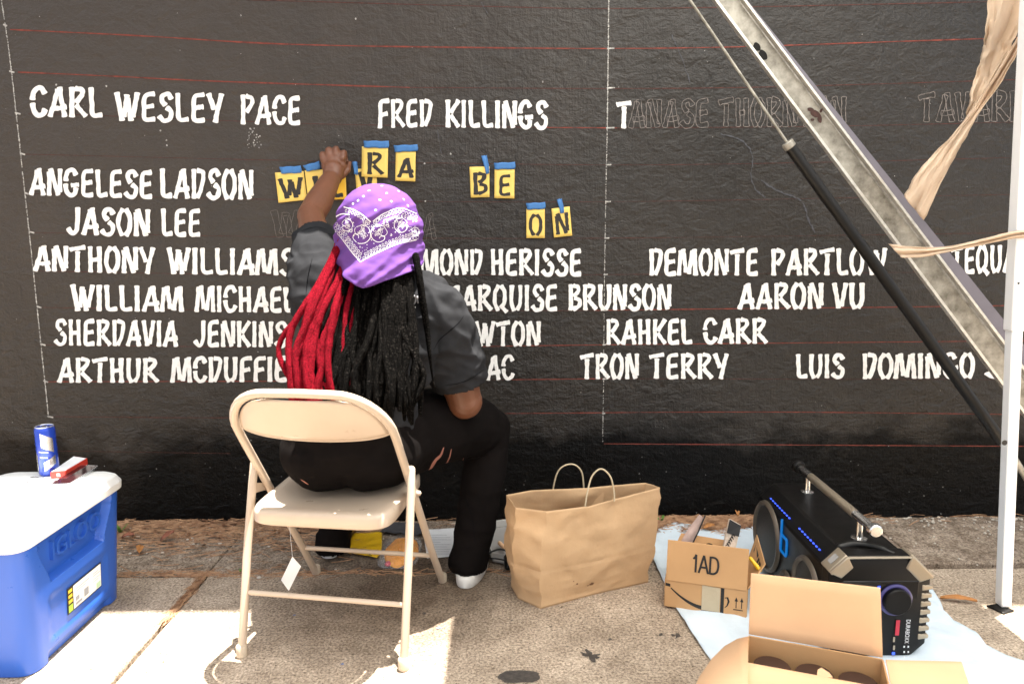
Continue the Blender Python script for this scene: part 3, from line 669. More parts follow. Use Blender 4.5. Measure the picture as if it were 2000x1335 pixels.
# left hand: gripping the tape against the wall, knuckles up
def finger(mb, pts, r0, r1): tap(mb, pts, [r0, (r0+r1)/2, r1], 12, 4)
W0 = LWR
tap(bd, [W0, W0+V((.002,.010,.022))], [.036,.038]); 
PM = PY(652,322,-.072)
bd.ell(PM, (.047,.026,.050)); tap(bd, [W0+V((0,.01,.01)), PM], [.031,.036])
for (mx, my), (kx, ky), (tx, ty), r in (((633,313),(630,303),(634,313),.0128),((644,305),(642,294),(647,307),.0136),((656,303),(656,292),(660,306),.0136),((668,309),(671,299),(676,315),.0128)):
    m0 = PY(mx, my, -.080); k0 = PY(kx, ky, -.066); k1 = PY(lerp(kx,tx,.4), lerp(ky,ty,.4)-3, -.030); t0 = PY(tx, ty+6, -.020)
    finger(bd, [PM.lerp(m0,.4), m0, k0], r*1.15, r); finger(bd, [k0, k0.lerp(k1,.6)+V((0,0,.004)), k1], r, r*.88); finger(bd, [k1, t0], r*.88, r*.7)
th0 = PY(664,345,-.074); th1 = PY(679,332,-.060); th2 = PY(682,318,-.034)
finger(bd, [PM.lerp(th0,.4), th0, th1], .016, .012); finger(bd, [th1, th2], .012, .009)
# right hand resting on the thigh
RP = RWR + V((-.005,.055,-.030)); bd.ell(RP, (.036,.045,.018)); tap(bd, [RWR, RP], [.028,.028])
for i in range(4):
    a0 = RP + V((-.028+.018*i, .035, .002)); finger(bd, [a0, a0+V((-.002,.030,.002)), a0+V((-.002,.055,-.014))], .010, .0075)
finger(bd, [RP+V((-.030,-.01,0)), RP+V((-.050,.015,-.002)), RP+V((-.056,.038,-.010))], .011, .008)
PB = V((-.46,-.72,0))
def skinfn(p, n): return .0012*noise.noise(p*9)
woman = baked('person', bd, M_skin, .0031, base=PB, smooth_it=4, fn=skinfn)
tag(woman, 'seated woman in purple bandana and red and black locs, one arm raised to the wall', 'person')
for i, (px, py) in enumerate(((688,0),)): pass

# T-shirt
sh = MB()
ovals(sh, [(V((-.468,-.745,.60)),.178,.135),(V((-.462,-.735,.70)),.178,.138),(V((-.445,-.705,.84)),.178,.130),(V((-.42,-.675,.94)),.180,.118),(V((-.405,-.665,1.01)),.135,.088),(V((-.40,-.66,1.045)),.085,.068)])
tap(sh, [(-.45,-.665,.965), LSH+V((.0,-.005,-.002)), LSH.lerp(LEL,.42), LSH.lerp(LEL,.66)+V((.0,0,-.002))], [.094,.088,.070,.057])
tap(sh, [(-.53,-.68,.90), (-.57,-.65,1.0), LSH], [.096,.086,.079])
tap(sh, [(-.37,-.665,.91), RSH, RSH.lerp(REL,.50)+V((.014,0,0)), RSH.lerp(REL,.76)+V((.006,.0,0))], [.10,.094,.088,.080])
tap(sh, [(-.36,-.70,.78), (-.31,-.68,.86), RSH], [.11,.10,.09])
def fold(p, n):
    q = V((p.x*5.5, p.y*5.5, p.z*12)); a = noise.noise(q + V((noise.noise(p*5)*2, 0, 0)))
    d = .0105*(1-abs(a)*2.6)
    d += .0055*(1-2*abs(noise.noise(V((p.x*17+p.z*12, p.y*14, p.z*24)))))
    return d + .006*noise.noise(p*7)
shirt = baked('shirt', sh, M_shirt, .0055, woman, smooth_it=5, fn=fold)
# open the sleeves and hem: keep cloth only (clip beyond planes)
def clip(o, planes):
    bm = bmesh.new(); bm.from_mesh(o.data); b0 = BASE[o]
    for co, no, rad in planes:
        gone = [f for f in bm.faces if (f.calc_center_median()+b0-co).dot(no) > 0 and (f.calc_center_median()+b0-co).length < rad]
        bmesh.ops.delete(bm, geom=gone, context='FACES')
    bm.to_mesh(o.data); bm.free()
    for p in o.data.polygons: p.use_smooth = True
dL = (LEL-LSH).normalized(); dR = (REL-RSH).normalized()
clip(shirt, [(LSH+dL*.195, dL, .16), (RSH+dR*.262, (dR+V((-.12,0,-.05))).normalized(), .16)])
mm_ = shirt.modifiers.new('s', 'SOLIDIFY'); mm_.thickness = .003; mm_.offset = -1
def hemring(c, ax, r, bv):
    pts = []
    for k in range(49):
        a = 2*PI*k/48; o_ = ax.orthogonal().normalized(); o2 = ax.cross(o_); d = o_*math.cos(a)+o2*math.sin(a)
        h = bv.ray_cast(c+d*.25, -d, .25); pts.append(h[0] - d*.0006 if h[0] else c+d*r)
    return pts

# trousers
pt = MB()
ovals(pt, [(V((-.478,-.745,.515)),.198,.150),(V((-.478,-.75,.57)),.205,.165),(V((-.475,-.745,.64)),.190,.155),(V((-.465,-.735,.69)),.165,.13)])
pt.ell((-.545,-.755,.545), (.135,.155,.115)); pt.ell((-.405,-.755,.545), (.145,.150,.118)); pt.ell((-.36,-.70,.56), (.13,.13,.12))
tap(pt, [(-.40,-.73,.545), (-.27,-.56,.555), (-.155,-.39,.510), (-.090,-.300,.470)], [.128,.128,.112,.082])
tap(pt, [(-.088,-.300,.475), (-.100,-.345,.36), (-.124,-.41,.22), (-.145,-.475,.11), (-.158,-.492,.060)], [.080,.074,.070,.064,.068])
tap(pt, [(-.55,-.73,.545), (-.58,-.5,.54), (-.605,-.28,.475)], [.125,.105,.078])
tap(pt, [(-.605,-.27,.47), (-.62,-.28,.30), (-.650,-.30,.12), (-.665,-.305,.045)], [.076,.065,.056,.066])
def pfold(p, n):
    d = .006*noise.noise(V((p.x*9, p.y*9, p.z*14))) + .004*noise.noise(V((p.x*20+p.z*12, p.y*14, p.z*18)))
    for kn in (V((-.12,-.42,.2)), V((-.64,-.3,.2))):
        if p.z < .42: d += .005*(1-abs(noise.noise(V((p.x*6, p.y*6, p.z*17))))*3)*.5
    return d
trou = baked('trousers', pt, M_pants, .0055, woman, smooth_it=5, fn=pfold)
clip(trou, [(V((-.158,-.492,.040)), V((0,0,-1)), .3), (V((-.665,-.305,.022)), V((0,0,-1)), .3)])
def bvh_of(o):
    return BVHTree.FromPolygons([v.co + BASE[o] for v in o.data.vertices], [tuple(p.vertices) for p in o.data.polygons])
TB = bvh_of(trou); SB = bvh_of(shirt)
def cast(bv, px, py, off=.001):
    h = bv.ray_cast(CAM, ray(px, py).normalized(), 6)
    return (h[0] + h[1]*off*(1 if h[1].dot(CAM-h[0]) > 0 else -1), h[1] if h[1].dot(CAM-h[0]) > 0 else -h[1]) if h[0] else None
def decal(mb, bv, pts, wd, off=.001, sub=6, closed=False, wpx=None):
    if closed: pts = list(pts)+[pts[0]]
    P = cat([(x, y, 0) for x, y in pts], sub) if len(pts) > 2 else [V((pts[0][0],pts[0][1],0)).lerp(V((pts[1][0],pts[1][1],0)), k/sub) for k in range(sub+1)]
    run = []; ws = []; n = len(P)
    def flush():
        if len(run) > 1: mb.ribbon([r[0] for r in run], list(ws), [r[1] for r in run])
        run.clear(); ws.clear()
    for i, p in enumerate(P):
        h = cast(bv, p.x, p.y, off)
        if not h or (run and (h[0]-run[-1][0]).length > .05): flush()
        if h: run.append(h); ws.append(wd if not isinstance(wd, (list, tuple)) else lerp(wd[0], wd[1], math.sin(PI*i/(n-1))))
    flush()
M_bl = mat('bleached_cotton', (.30,.12,.085), .9)
for pts, w_ in (([(866,873),(860,888),(850,898),(842,912),(834,921)],(.004,.017)),([(881,876),(877,893),(869,908),(857,928),(842,944),(828,953)],(.003,.009)),([(588,935),(597,941),(603,945)],(.002,.006)),([(905,893),(902,905),(898,914)],(.001,.004)),([(838,930),(843,927)],(.002,.005))):
    b = MB(); decal(b, TB, pts, w_, .0015)
    if b.v: obj('bleach_mark', b, M_bl, trou, smooth_=False)
b = MB()
decal(b, SB, [(806,576),(812,580),(811,590),(804,594),(800,588)], .005, .0012); decal(b, SB, [(815,578),(817,592)], .004, .0012); decal(b, SB, [(800,598),(812,600)], .004, .0012)
obj('printed_mark', b, M_white, shirt)
M_seam = mat('dark_seam', (.004,.004,.005), .95, spec=.02)
for pts in ([(906,616),(895,631),(878,646),(858,664),(846,684)], [(944,722),(922,737),(896,748),(870,752)], [(590,452),(605,446),(622,444),(638,449)], [(610,505),(602,540),(598,575)]):
    b = MB(); decal(b, SB, pts, (.0010,.0026), .0012, 8)
    if b.v: obj('seam', b, M_seam, shirt, smooth_=False)
for pts in ([(960,820),(938,850),(905,870)], [(905,960),(922,1010),(928,1060)]):
    b = MB(); decal(b, TB, pts, (.0010,.0022), .0012, 8)
    if b.v: obj('seam', b, M_seam, trou, smooth_=False)

# shoes
for c, d, nm in ((V((-.166,-.572,.0)), V((.16,.98,0)).normalized(), 'a'), (V((-.672,-.345,.0)), V((-.15,.98,0)).normalized(), 'b')):
    s_ = V((d.y, -d.x, 0)); rs = []
    prof = [(0,0),(.14,.028),(.35,.040),(.60,.046),(.8,.047),(.92,.040),(1.0,.018)]
    def outline(scale, z):
        R_ = []; m = 30
        for k in range(m):
            a = 2*PI*k/m; x = math.cos(a); y = math.sin(a); l = .125 - .125*x; hw = .048 + .008*(-x*.5+.1)
            R_.append(c + d*(l + (scale-1)*-.125*x) + s_*(hw*scale*math.copysign(abs(y)**.75, y)) + V((0,0,z)))
        return R_
    b = MB(); b.rings([outline(.96,.0), outline(1.0,.004), outline(1.03,.036), outline(1.0,.042)]); sole = obj('shoe', b, M_shoe, woman)
    b = MB(); b.rings([outline(.95,.040), outline(.92,.05), outline(.84,.064), outline(.6,.078), outline(.3,.084)]); obj('upper', b, M_pants, sole)

# bandana
BC = HEAD + V((.0,-.004,.004)); BR = V((.126,.142,.136))
hemdeg = [(-180,.5),(-140,.40),(-108,.05),(-90,-.30),(-70,-.50),(-50,-.72),(-30,-.92),(-14,-1.07),(-6,-1.12),(4,-1.08),(20,-.98),(45,-.86),(70,-.78),(88,-.66),(102,-.35),(120,.05),(150,.4),(180,.5)]
def hem(a):
    for (a0, h0), (a1, h1) in zip(hemdeg, hemdeg[1:]):
        if a0 <= a <= a1: return lerp(h0, h1, (a-a0)/(a1-a0))
    return .5
def bsurf(adeg, t):
    h = hem(adeg); a = math.radians(adeg); zz = lerp(1.0, h, t**.9)  # height in units of BR.z
    rr = math.sqrt(max(0, 1-zz*zz)) if zz > 0 else 1 - .02*zz*zz
    dx, dy = math.sin(a), -math.cos(a)
    p = BC + V((dx*BR.x*rr, dy*BR.y*rr, zz*BR.z))
    if zz < 0: p += V((dx*.010*zz*zz, dy*.062*smooth((-zz-.1)/1.1), 0))
    # pulled diagonal creases
    q = p - BC
    cr = noise.noise(V((q.x*9 - q.z*7, q.y*4, q.z*26 - q.x*14)))
    amp = .0125*min(1, (1-zz)*1.2)
    out = V((dx, dy, .2)).normalized()
    p += out*(amp*(-abs(cr)*1.6 + .35) + .0035*noise.noise(q*30) + .0022*noise.noise(V((q.x*30-q.z*40, q.y*12, q.z*70+q.x*30))))
    lift = smooth((t-.85)/.15)*.004*math.sin(adeg*.16)
    return p + out*lift
nb, mbn = 150, 54; b = MB(); grid = []
for j_ in range(mbn+1):
    grid.append([bsurf(-180+360*i/nb, max(j_/mbn, .004)) for i in range(nb)])
b.rings(list(reversed(grid)), cap=False); band = obj('bandana', b, M_purple, woman, solid=.0016, angle=180)
m_ = MB(); BB = BVHTree.FromPolygons([v.co + BASE[band] for v in band.data.vertices], [tuple(p.vertices) for p in band.data.polygons])
R2 = random.Random(3)
def rings_along(pts, step, r, w_=.0013):
    P = cat([(x, y, 0) for x, y in pts], 30) if len(pts) > 2 else [V((pts[0][0],pts[0][1],0)).lerp(V((pts[1][0],pts[1][1],0)), k/40) for k in range(41)]
    d = 0; last = P[0]
    for p in P:
        d += (p-last).length; last = p
        if d > step:
            d = 0; a = R2.random(); decal(m_, BB, [(p.x+r*math.cos(a+k*PI/3)*.8, p.y+r*math.sin(a+k*PI/3)*1.1) for k in range(6)], w_, .0016, 3, closed=True)
def dot(x, y, r):
    h = cast(BB, x, y, .0017)
    if h:
        n = h[1]; u = n.orthogonal().normalized(); v_ = n.cross(u); m_.add([h[0]+(u*math.cos(k*PI/5)+v_*math.sin(k*PI/5))*r for k in range(10)], [tuple(range(10))])
lowL = [(652,441),(668,458),(690,488),(706,507)]; lowR = [(706,507),(740,489),(778,472),(815,463)]
for L_ in (lowL, lowR):
    decal(m_, BB, [(x-2, y+5) for x, y in L_], .0022, .0016, 14); rings_along(L_, 6.2, 3.0); rings_along([(x+2, y-8) for x, y in L_], 6.2, 2.4)
upL = [(672,404),(690,410),(708,420),(724,433)]; upR = [(727,439),(748,424),(780,414),(812,424)]
decal(m_, BB, upL, .003, .0016, 10); rings_along([(x-1,y+6) for x,y in upL], 6, 2.4); decal(m_, BB, [(655,424),(668,418),(684,420)], .003, .0016)
rings_along(upR, 6, 3.0); decal(m_, BB, [(x+1, y-7) for x, y in upR], .0022, .0016, 10); rings_along([(x+3,y+8) for x,y in upR[1:]], 5.5, 2.2)
def paisley(cx, cy, s_, rot, flip=1):
    def T(u, v): c_, s__ = math.cos(rot), math.sin(rot); u *= flip; return (cx + s_*(u*c_-v*s__), cy + s_*(u*s__+v*c_))
    out = [(-.2,-.9),(.5,-.9),(1.0,-.3),(.9,.4),(.3,.8),(-.3,.6),(-.4,.2),(0,.15),(.15,.4)]
    decal(m_, BB, [T(*p) for p in out], .0019, .0016, 7)
    decal(m_, BB, [T(*p) for p in [(-.2,-.9),(-.6,-.3),(-.3,.1),(.3,-.1),(.6,.2)]], .0014, .0016, 6)
    for a in range(5): decal(m_, BB, [T(-.2+.12*a,-.75+.05*a), T(-.05+.17*a,-.45+.12*a), T(-.15+.1*a,-.2+.08*a)], .0011, .0016, 5)
    for a in range(7): dot(*T(1.25*math.cos(a*.55-1.7), 1.15*math.sin(a*.55-1.7)), .0014)
paisley(702, 457, 21, .5); paisley(744, 458, 19, .1, -1); paisley(676, 440, 13, .2); paisley(786, 440, 16, -.3, -1); paisley(808, 452, 9, .3)
for i in range(60):
    L_ = R2.random(); x = lerp(662, 812, L_); y = lerp(438, 448, R2.random()) + R2.uniform(-16, 14) + (8 if 690 < x < 740 else 0); k = R2.random()
    if k < .4: dot(x, y, R2.uniform(.0008, .0016))
    else:
        a = R2.uniform(0, 6); r = R2.uniform(2.5, 6); decal(m_, BB, [(x+r*math.cos(a+t*1.2)*(1-t*.18), y+r*math.sin(a+t*1.2)*(1-t*.18)) for t in range(5)], R2.uniform(.0009, .0018), .0016, 4)
for x, y in ((734,411),(742,391),(721,373),(746,364),(710,384),(778,374),(764,394),(796,402),(700,392),(690,398),(755,378),(788,390),(728,358),(768,362)): dot(x, y, .0034)
for i in range(9): dot(700+i*3+R2.uniform(-2,2), 488+R2.uniform(-6,6), .0010)
obj('printed_pattern', m_, M_white, band, smooth_=False)['kind'] = 'stuff'

# locs
R3 = random.Random(11); N_ = 74
def backy(x, z):
    t = smooth((1.12-z)/.42)
    y = lerp(-.80, -.905, t)
    e = max(0, abs(x+.43)-.12)
    return y + e*e*2.2
for i in range(N_):
    u = (i+.5)/N_; isred = (u < .25 and i not in (6, 9, 13, 16)) or i in (22, 29); layer = R3.choice((0, 0, 1, 1, 2)) if not isred else R3.choice((1, 1, 2, 2.4)); uu = u + R3.uniform(-.09, .09)*(1 if layer == 2 else .5)
    a = math.radians(lerp(-72, 66, uu)); rr = .86 - .05*(2-layer)*.5
    P0 = BC + V((math.sin(a)*BR.x*rr, -math.cos(a)*BR.y*(rr-.03), 0)); P0.z = lerp(1.155, 1.125, smooth(1-abs(u-.45)*2)) + (.03 if u < .15 else 0)
    xe = lerp(-.598, -.264, u**1.0) + R3.gauss(0, .016); ze = R3.uniform(.665, .72)
    n = 26; pts = []; ph = R3.random()*6; amp = R3.uniform(.004, .016); ph2 = R3.random()*6; kink = R3.uniform(.3, .8); kx = R3.gauss(0, .020)
    for k in range(n+1):
        t = k/n; z = lerp(P0.z, ze, t)
        sp = smooth(t*1.25)**.85 if u < .3 else smooth(t*1.15)
        x = lerp(P0.x, xe, sp) + amp*math.sin(t*6.5+ph)*t**.5 + kx*math.exp(-((t-kink)/.16)**2)
        if u < .3: x -= (.3-u)*.045*math.sin(PI*min(1, t*1.05))
        yb = backy(x, z) - layer*.015 - .006*math.sin(t*5+ph2)
        y = lerp(P0.y, yb, smooth(t*2.4))
        pts.append(V((x, y, z)))
    red = isred
    rad = R3.uniform(.0076, .0108); rs = []
    for k in range(n*2+1):
        t = k/(n*2); f = 1 + .22*noise.noise(V((t*30, i*3.3, 0))) + .08*noise.noise(V((t*90, i*3.3, 5)))
        rs.append(rad*f*(1 - .35*smooth((t-.85)/.15)))
    P2 = []
    for k in range(n): P2 += [pts[k], pts[k].lerp(pts[k+1], .5)]
    P2.append(pts[-1]); b = MB(); b.tube(P2, rs, 10, round_ends=True)
    for q_ in range(130):       # frizz: short flyaway hairs standing off the loc
        k = R3.randrange(2, len(P2)-1); c_ = P2[k].lerp(P2[k-1], R3.random()); d_ = V((R3.gauss(0,1), -abs(R3.gauss(0,1))*.8, R3.gauss(0,1))).normalized()
        a_ = c_ + d_*rs[k]*.9; e_ = a_ + (d_*.6 + V((R3.gauss(0,.5), 0, R3.gauss(0,.8)))).normalized()*R3.uniform(.0018, .0052); w__ = R3.uniform(.0004, .0008)
        sd = V((R3.uniform(-1,1), .1, R3.uniform(-1,1))).normalized()*w__; b.add([a_-sd, a_+sd, e_], [(0,1,2)])
    o = obj('dreadlock', b, M_hairr if red else M_hair, woman)
    if red: o['label'] = 'red dreadlock'
# the loose single loc hanging over the right shoulder
pts = [PY(x, y, yy) for x, y, yy in ((812,500,-.77),(819,540,-.785),(826,590,-.79),(834,640,-.79),(839,690,-.80),(844,730,-.80),(848,756,-.80))]
P2 = cat(pts, 6); b = MB(); b.tube(P2, [lerp(.0105, .0030, smooth((k/len(P2)-.35)/.5))*(1+.12*noise.noise(V((k*.7,0,0)))) for k in range(len(P2))], 9, True)
o = obj('dreadlock', b, M_hair, woman); o['label'] = 'thin loose dreadlock over the right shoulder'
# underlying mass of hair so no gaps show the nape
b = MB(); ovals(b, [(V((-.465,-.79,.66)),.135,.05),(V((-.455,-.775,.80)),.135,.05),(V((-.43,-.745,.93)),.12,.055),(V((-.40,-.70,1.05)),.092,.085),(V((-.39,-.675,1.13)),.10,.105)]); obj('hair_mass', b, M_hair, woman)

# ---------------------------------------------------------------- text helper
def text_mb(txt, O, X, Yv, size, off=0., depth=0., sx=1.):
    cu = bpy.data.curves.new('t', 'FONT'); cu.body = txt; cu.size = 1.; cu.extrude = 0; cu.align_x = 'CENTER'; cu.align_y = 'CENTER'
    o = bpy.data.objects.new('t', cu); C.objects.link(o); dg = bpy.context.evaluated_depsgraph_get()
    me = bpy.data.meshes.new_from_object(o.evaluated_get(dg)); bpy.data.objects.remove(o)
    X = X.normalized(); Yv = (Yv - X*Yv.dot(X)).normalized(); N = X.cross(Yv); mb = MB()
    P = [O + X*v.co.x*size*sx + Yv*v.co.y*size + N*off for v in me.vertices]; F = [tuple(p.vertices) for p in me.polygons]
    mb.add(P, F)
    if depth:
        n = len(P); mb.v = [p + N*depth for p in P]; ed = {}
        for f in F:
            for a, c in zip(f, f[1:]+f[:1]): ed[(a, c)] = 1
        for (a, c) in list(ed):
            if (c, a) not in ed: mb.add([P[a], P[c], P[c]+N*depth, P[a]+N*depth], [(0,1,2,3)])
    return mb

# ---------------------------------------------------------------- cooler
CX0, CX1, CY0, CY1 = -1.640, -1.287, -1.045, -.572
cool = thing('cooler', ((CX0+CX1)/2, (CY0+CY1)/2, 0), 'blue plastic cooler with a white lid standing at the left edge', 'cooler')
def rrect(z, grow, ch=.050, n=26, disp=None):
    x0, x1, y0, y1 = CX0-grow, CX1+grow, CY0-grow, CY1+grow; P = []
    def line(a, b_, m):
        for k in range(m): P.append(V((lerp(a[0], b_[0], k/m), lerp(a[1], b_[1], k/m), z)))
    c = ch
    def arc_(cx, cy, a0, m):
        for k in range(m):
            a = math.radians(a0 + 90*k/m); e = .85; P.append(V((cx + c*math.copysign(abs(math.cos(a))**e, math.cos(a)), cy + c*math.copysign(abs(math.sin(a))**e, math.sin(a)), z)))
    line((x1, y0+c), (x1, y1-c), n*4); arc_(x1-c, y1-c, 0, 8); line((x1-c, y1), (x0+c, y1), n); arc_(x0+c, y1-c, 90, 8)
    line((x0, y1-c), (x0, y0+c), n); arc_(x0+c, y0+c, 180, 8); line((x0+c, y0), (x1-c, y0), n); arc_(x1-c, y0+c, 270, 8)
    if disp:
        for k in range(n*4+1):
            p = P[k]; p.x += disp(p.y, z)
    return P
def cdisp(y, z):
    cy = (CY0+CY1)/2; w_ = lerp(.128, .176, smooth((z-.226)/.13)); e = smooth((w_-abs(y-cy))/.010+.5)
    up_ = smooth((z-.228)/.011); r = -.026*up_*e
    lo = smooth((.150-abs(y-cy))/.02+.5)*smooth((.028-z)/.016+.5)
    return r - .014*lo - .004*smooth((.14-abs(y-cy))/.03+.5)*smooth((.20-z)/.03)*smooth((z-.05)/.02)
b = MB(); zs = [.0,.003,.012]+[.012+.0045*k for k in range(1, 80)]
b.rings([rrect(z, lerp(-.012, .012, z/.38) - (.006 if z == 0 else 0), disp=cdisp) for z in zs]); obj('body', b, M_coolb, cool, angle=30)
b = MB(); b.rings([rrect(.366,.016), rrect(.370,.021), rrect(.392,.022), rrect(.412,.012), rrect(.420,.000), rrect(.4275,-.03), rrect(.429,-.06)]); obj('lid', b, M_coolw, cool, bevel=.002, angle=25)
XF = V((CX1 + .0070 - .026, -.785, .298)); tl = V((.024/.38, 0, 1))
b = text_mb('IGLOO', XF+V((.0035,0,0)), V((0,1,0)), tl, .078, -.004, .011, 1.0); obj('raised_lettering', b, M_coolb, cool, smooth_=False)
def fx(y, z): return CX1 + lerp(-.012, .012, z/.38) + cdisp(y, z)
def onface(y, z, off): return V((fx(y, z)+off, y, z))
def patch(y0, y1, z0, z1, m, name, parent, off): b = MB(); b.add([onface(y0,z0,off), onface(y1,z0,off), onface(y1,z1,off), onface(y0,z1,off)], [(0,1,2,3)]); return obj(name, b, m, parent, smooth_=False)
def patch(y0, y1, z0, z1, m, name, parent, off):
    A, B_, C_, D2 = onface(-.868,.088,off), onface(-.695,.088,off), onface(-.695,.168,off), onface(-.868,.168,off)
    def g_(y, z): u = (y+.875)/.185; v = (z-.085)/.085; return A.lerp(B_, u).lerp(D2.lerp(C_, u), v)
    b = MB(); b.add([g_(y0,z0), g_(y1,z0), g_(y1,z1), g_(y0,z1)], [(0,1,2,3)]); return obj(name, b, m, parent, smooth_=False)
b = MB(); b.slab([onface(-.868,.088,.0016), onface(-.695,.088,.0016), onface(-.695,.168,.0016), onface(-.868,.168,.0016)], .0008); stk = obj('sticker', b, M_ink, cool, bevel=.0002)
patch(-.845,-.694,.089,.166, M_paper, 'sticker_print', stk, .0026)
patch(-.871,-.849,.089,.112, mat('lime_print', (.35,.55,.05), .5), 'sticker_print', stk, .0026); M_lime = bpy.data.materials['lime_print']
for k in range(3): patch(-.870,-.850,.118+.017*k,.129+.017*k, mat('yellow_print', (.75,.55,.04), .5) if k == 0 else bpy.data.materials['yellow_print'], 'sticker_print', stk, .0026)
patch(-.722,-.698,.092,.110, mat('pale_green_print', (.45,.62,.42), .5), 'sticker_print', stk, .0031)
M_gp = mat('grey_print', (.3,.31,.33), .6)
for y0, y1, z0, z1 in ((-.83,-.76,.148,.1505),(-.83,-.78,.140,.142),(-.74,-.71,.150,.152),(-.74,-.70,.142,.144),(-.835,-.80,.096,.104),(-.835,-.815,.110,.124),(-.79,-.765,.100,.126),(-.74,-.70,.130,.1315),(-.74,-.71,.122,.1235)):
    patch(y0, y1, z0, z1, M_gp, 'sticker_print', stk, .0031)
LZ = .4290
# things on the lid
c = PZ(97, 925, LZ); t = thing('drink_can', c, 'slim blue and silver drink can standing on the cooler lid', 'can')
b = MB(); b.lathe(c, [(.024,.0),(.0265,.003),(.029,.009),(.029,.146),(.0275,.152),(.0262,.156)], 40); obj('body', b, M_canb, t)
b = MB(); b.lathe(c, [(.0,.1545),(.0235,.1545),(.0245,.1575),(.0268,.1580),(.0272,.1565),(.0262,.155)], 40); obj('rim', b, M_sil, t)
b = MB(); b.box(c+V((.002,-.004,.1568)), (.012,.02,.0012)); obj('ring_pull', b, M_sil, t, bevel=.0004)
def canpatch(a0, a1, z0, z1, m, nm, skew=0., off=.0005):
    b = MB(); n = 10; A = []; B_ = []
    for k in range(n+1):
        a = math.radians(lerp(a0, a1, k/n)); d = V((math.sin(a), -math.cos(a), 0))*(.029+off); A.append(c+d+V((0,0,z0+skew*k/n))); B_.append(c+d+V((0,0,z1+skew*k/n)))
    b.add(A+B_, [(i, i+1, i+n+2, i+n+1) for i in range(n)]); obj(nm, b, m, t)
canpatch(-75,-28,.048,.090, M_sil, 'printed_panel', -.022); canpatch(4,72,.095,.140, M_sil, 'printed_panel', -.02); canpatch(-80,-30,.004,.040, M_sil, 'printed_panel', .018); canpatch(10,78,.018,.046, M_sil, 'printed_panel', .02, .0004)
canpatch(-12,40,.080,.083, M_paper, 'printed_line', -.004, .0009); canpatch(-8,34,.062,.066, M_paper, 'printed_line', -.003, .0009); canpatch(12,34,.028,.031, M_paper, 'printed_line', .003, .0009)
def small(pxs, h, mname, m, label, cat_, z=LZ, bev=.0015):
    q = [PZ(x, y, z) for x, y in pxs]; b = MB(); b.hexa([p for p in q]+[p+V((0,0,h)) for p in q]); o = obj(mname, b, m, base=(q[0]+q[2])/2, bevel=bev); return tag(o, label, cat_), q
o, q = small([(99,935),(129,932),(172,906),(146,902)], .021, 'cigarette_packet', mat('red_card', (.62,.05,.03), .45), 'open red and white cigarette packet on the cooler lid beside the can', 'packet')
b = MB(); b.hexa([p.lerp((q[0]+q[2])/2, .08)+V((0,0,.0215)) for p in q]+[p.lerp((q[0]+q[2])/2, .08)+V((0,0,.0225)) for p in q]); obj('white_print', b, M_paper, o)
b = MB(); b.hexa([q[1]+V((.001,-.001,.004)), q[2]+V((.002,0,.004)), q[2]+V((.003,0,.018)), q[1]+V((.002,-.001,.018)), q[1]+V((0,0,.004)), q[2]+V((0,0,.004)), q[2]+V((0,0,.018)), q[1]+V((0,0,.018))]) if False else b.box(q[0].lerp(q[1], .5)+V((0,-.0006,.011)), (.014,.001,.010)); obj('white_print', b, M_paper, o)
o, q = small([(94,952),(136,950),(193,913),(160,912)], .009, 'mobile_phone', M_sil, 'mobile phone lying screen up on the cooler lid, reddish reflection', 'phone', bev=.0025)
cq = (q[0]+q[2])/2; b = MB(); b.hexa([p.lerp(cq, .10)+V((0,0,.0088)) for p in q]+[p.lerp(cq, .10)+V((0,0,.0096)) for p in q]); obj('screen', b, mat('dark_glass', (.03,.008,.010), .08), o)
o, q = small([(12,962),(16,966),(78,954),(76,950)], .006, 'pen', mat('lilac_plastic', (.42,.44,.75), .4), 'pale blue pen lying along the near side of the cooler lid', 'pen', bev=.0012)
b = MB(); p0 = PZ(52, 938, LZ+.004); b.tube(cat([p0, PZ(60,932,LZ+.006), PZ(72,931,LZ+.008), PZ(80,936,LZ+.004), PZ(70,943,LZ+.003), PZ(56,942,LZ+.003), p0], 5), .0012, 6)
o = obj('earphone_wire', b, M_cable, base=p0); tag(o, 'thin dark looped wire left of the can on the cooler lid', 'wire')
for i, (x, y) in enumerate(((101,947),(112,944),(120,948),(106,940))):
    b = MB(); b.lathe(PZ(x, y, LZ), [(.0,0),(.0075,.0),(.0078,.0015),(.006,.0028),(0,.003)], 16); o = obj('coin', b, M_sil, base=PZ(x, y, LZ)); tag(o, ('silver coin nearest the front among those by the phone', 'silver coin lying between the wire and the phone', 'silver coin touching the near end of the phone', 'silver coin closest to the can foot')[i], 'coin', 'coins on the cooler lid')

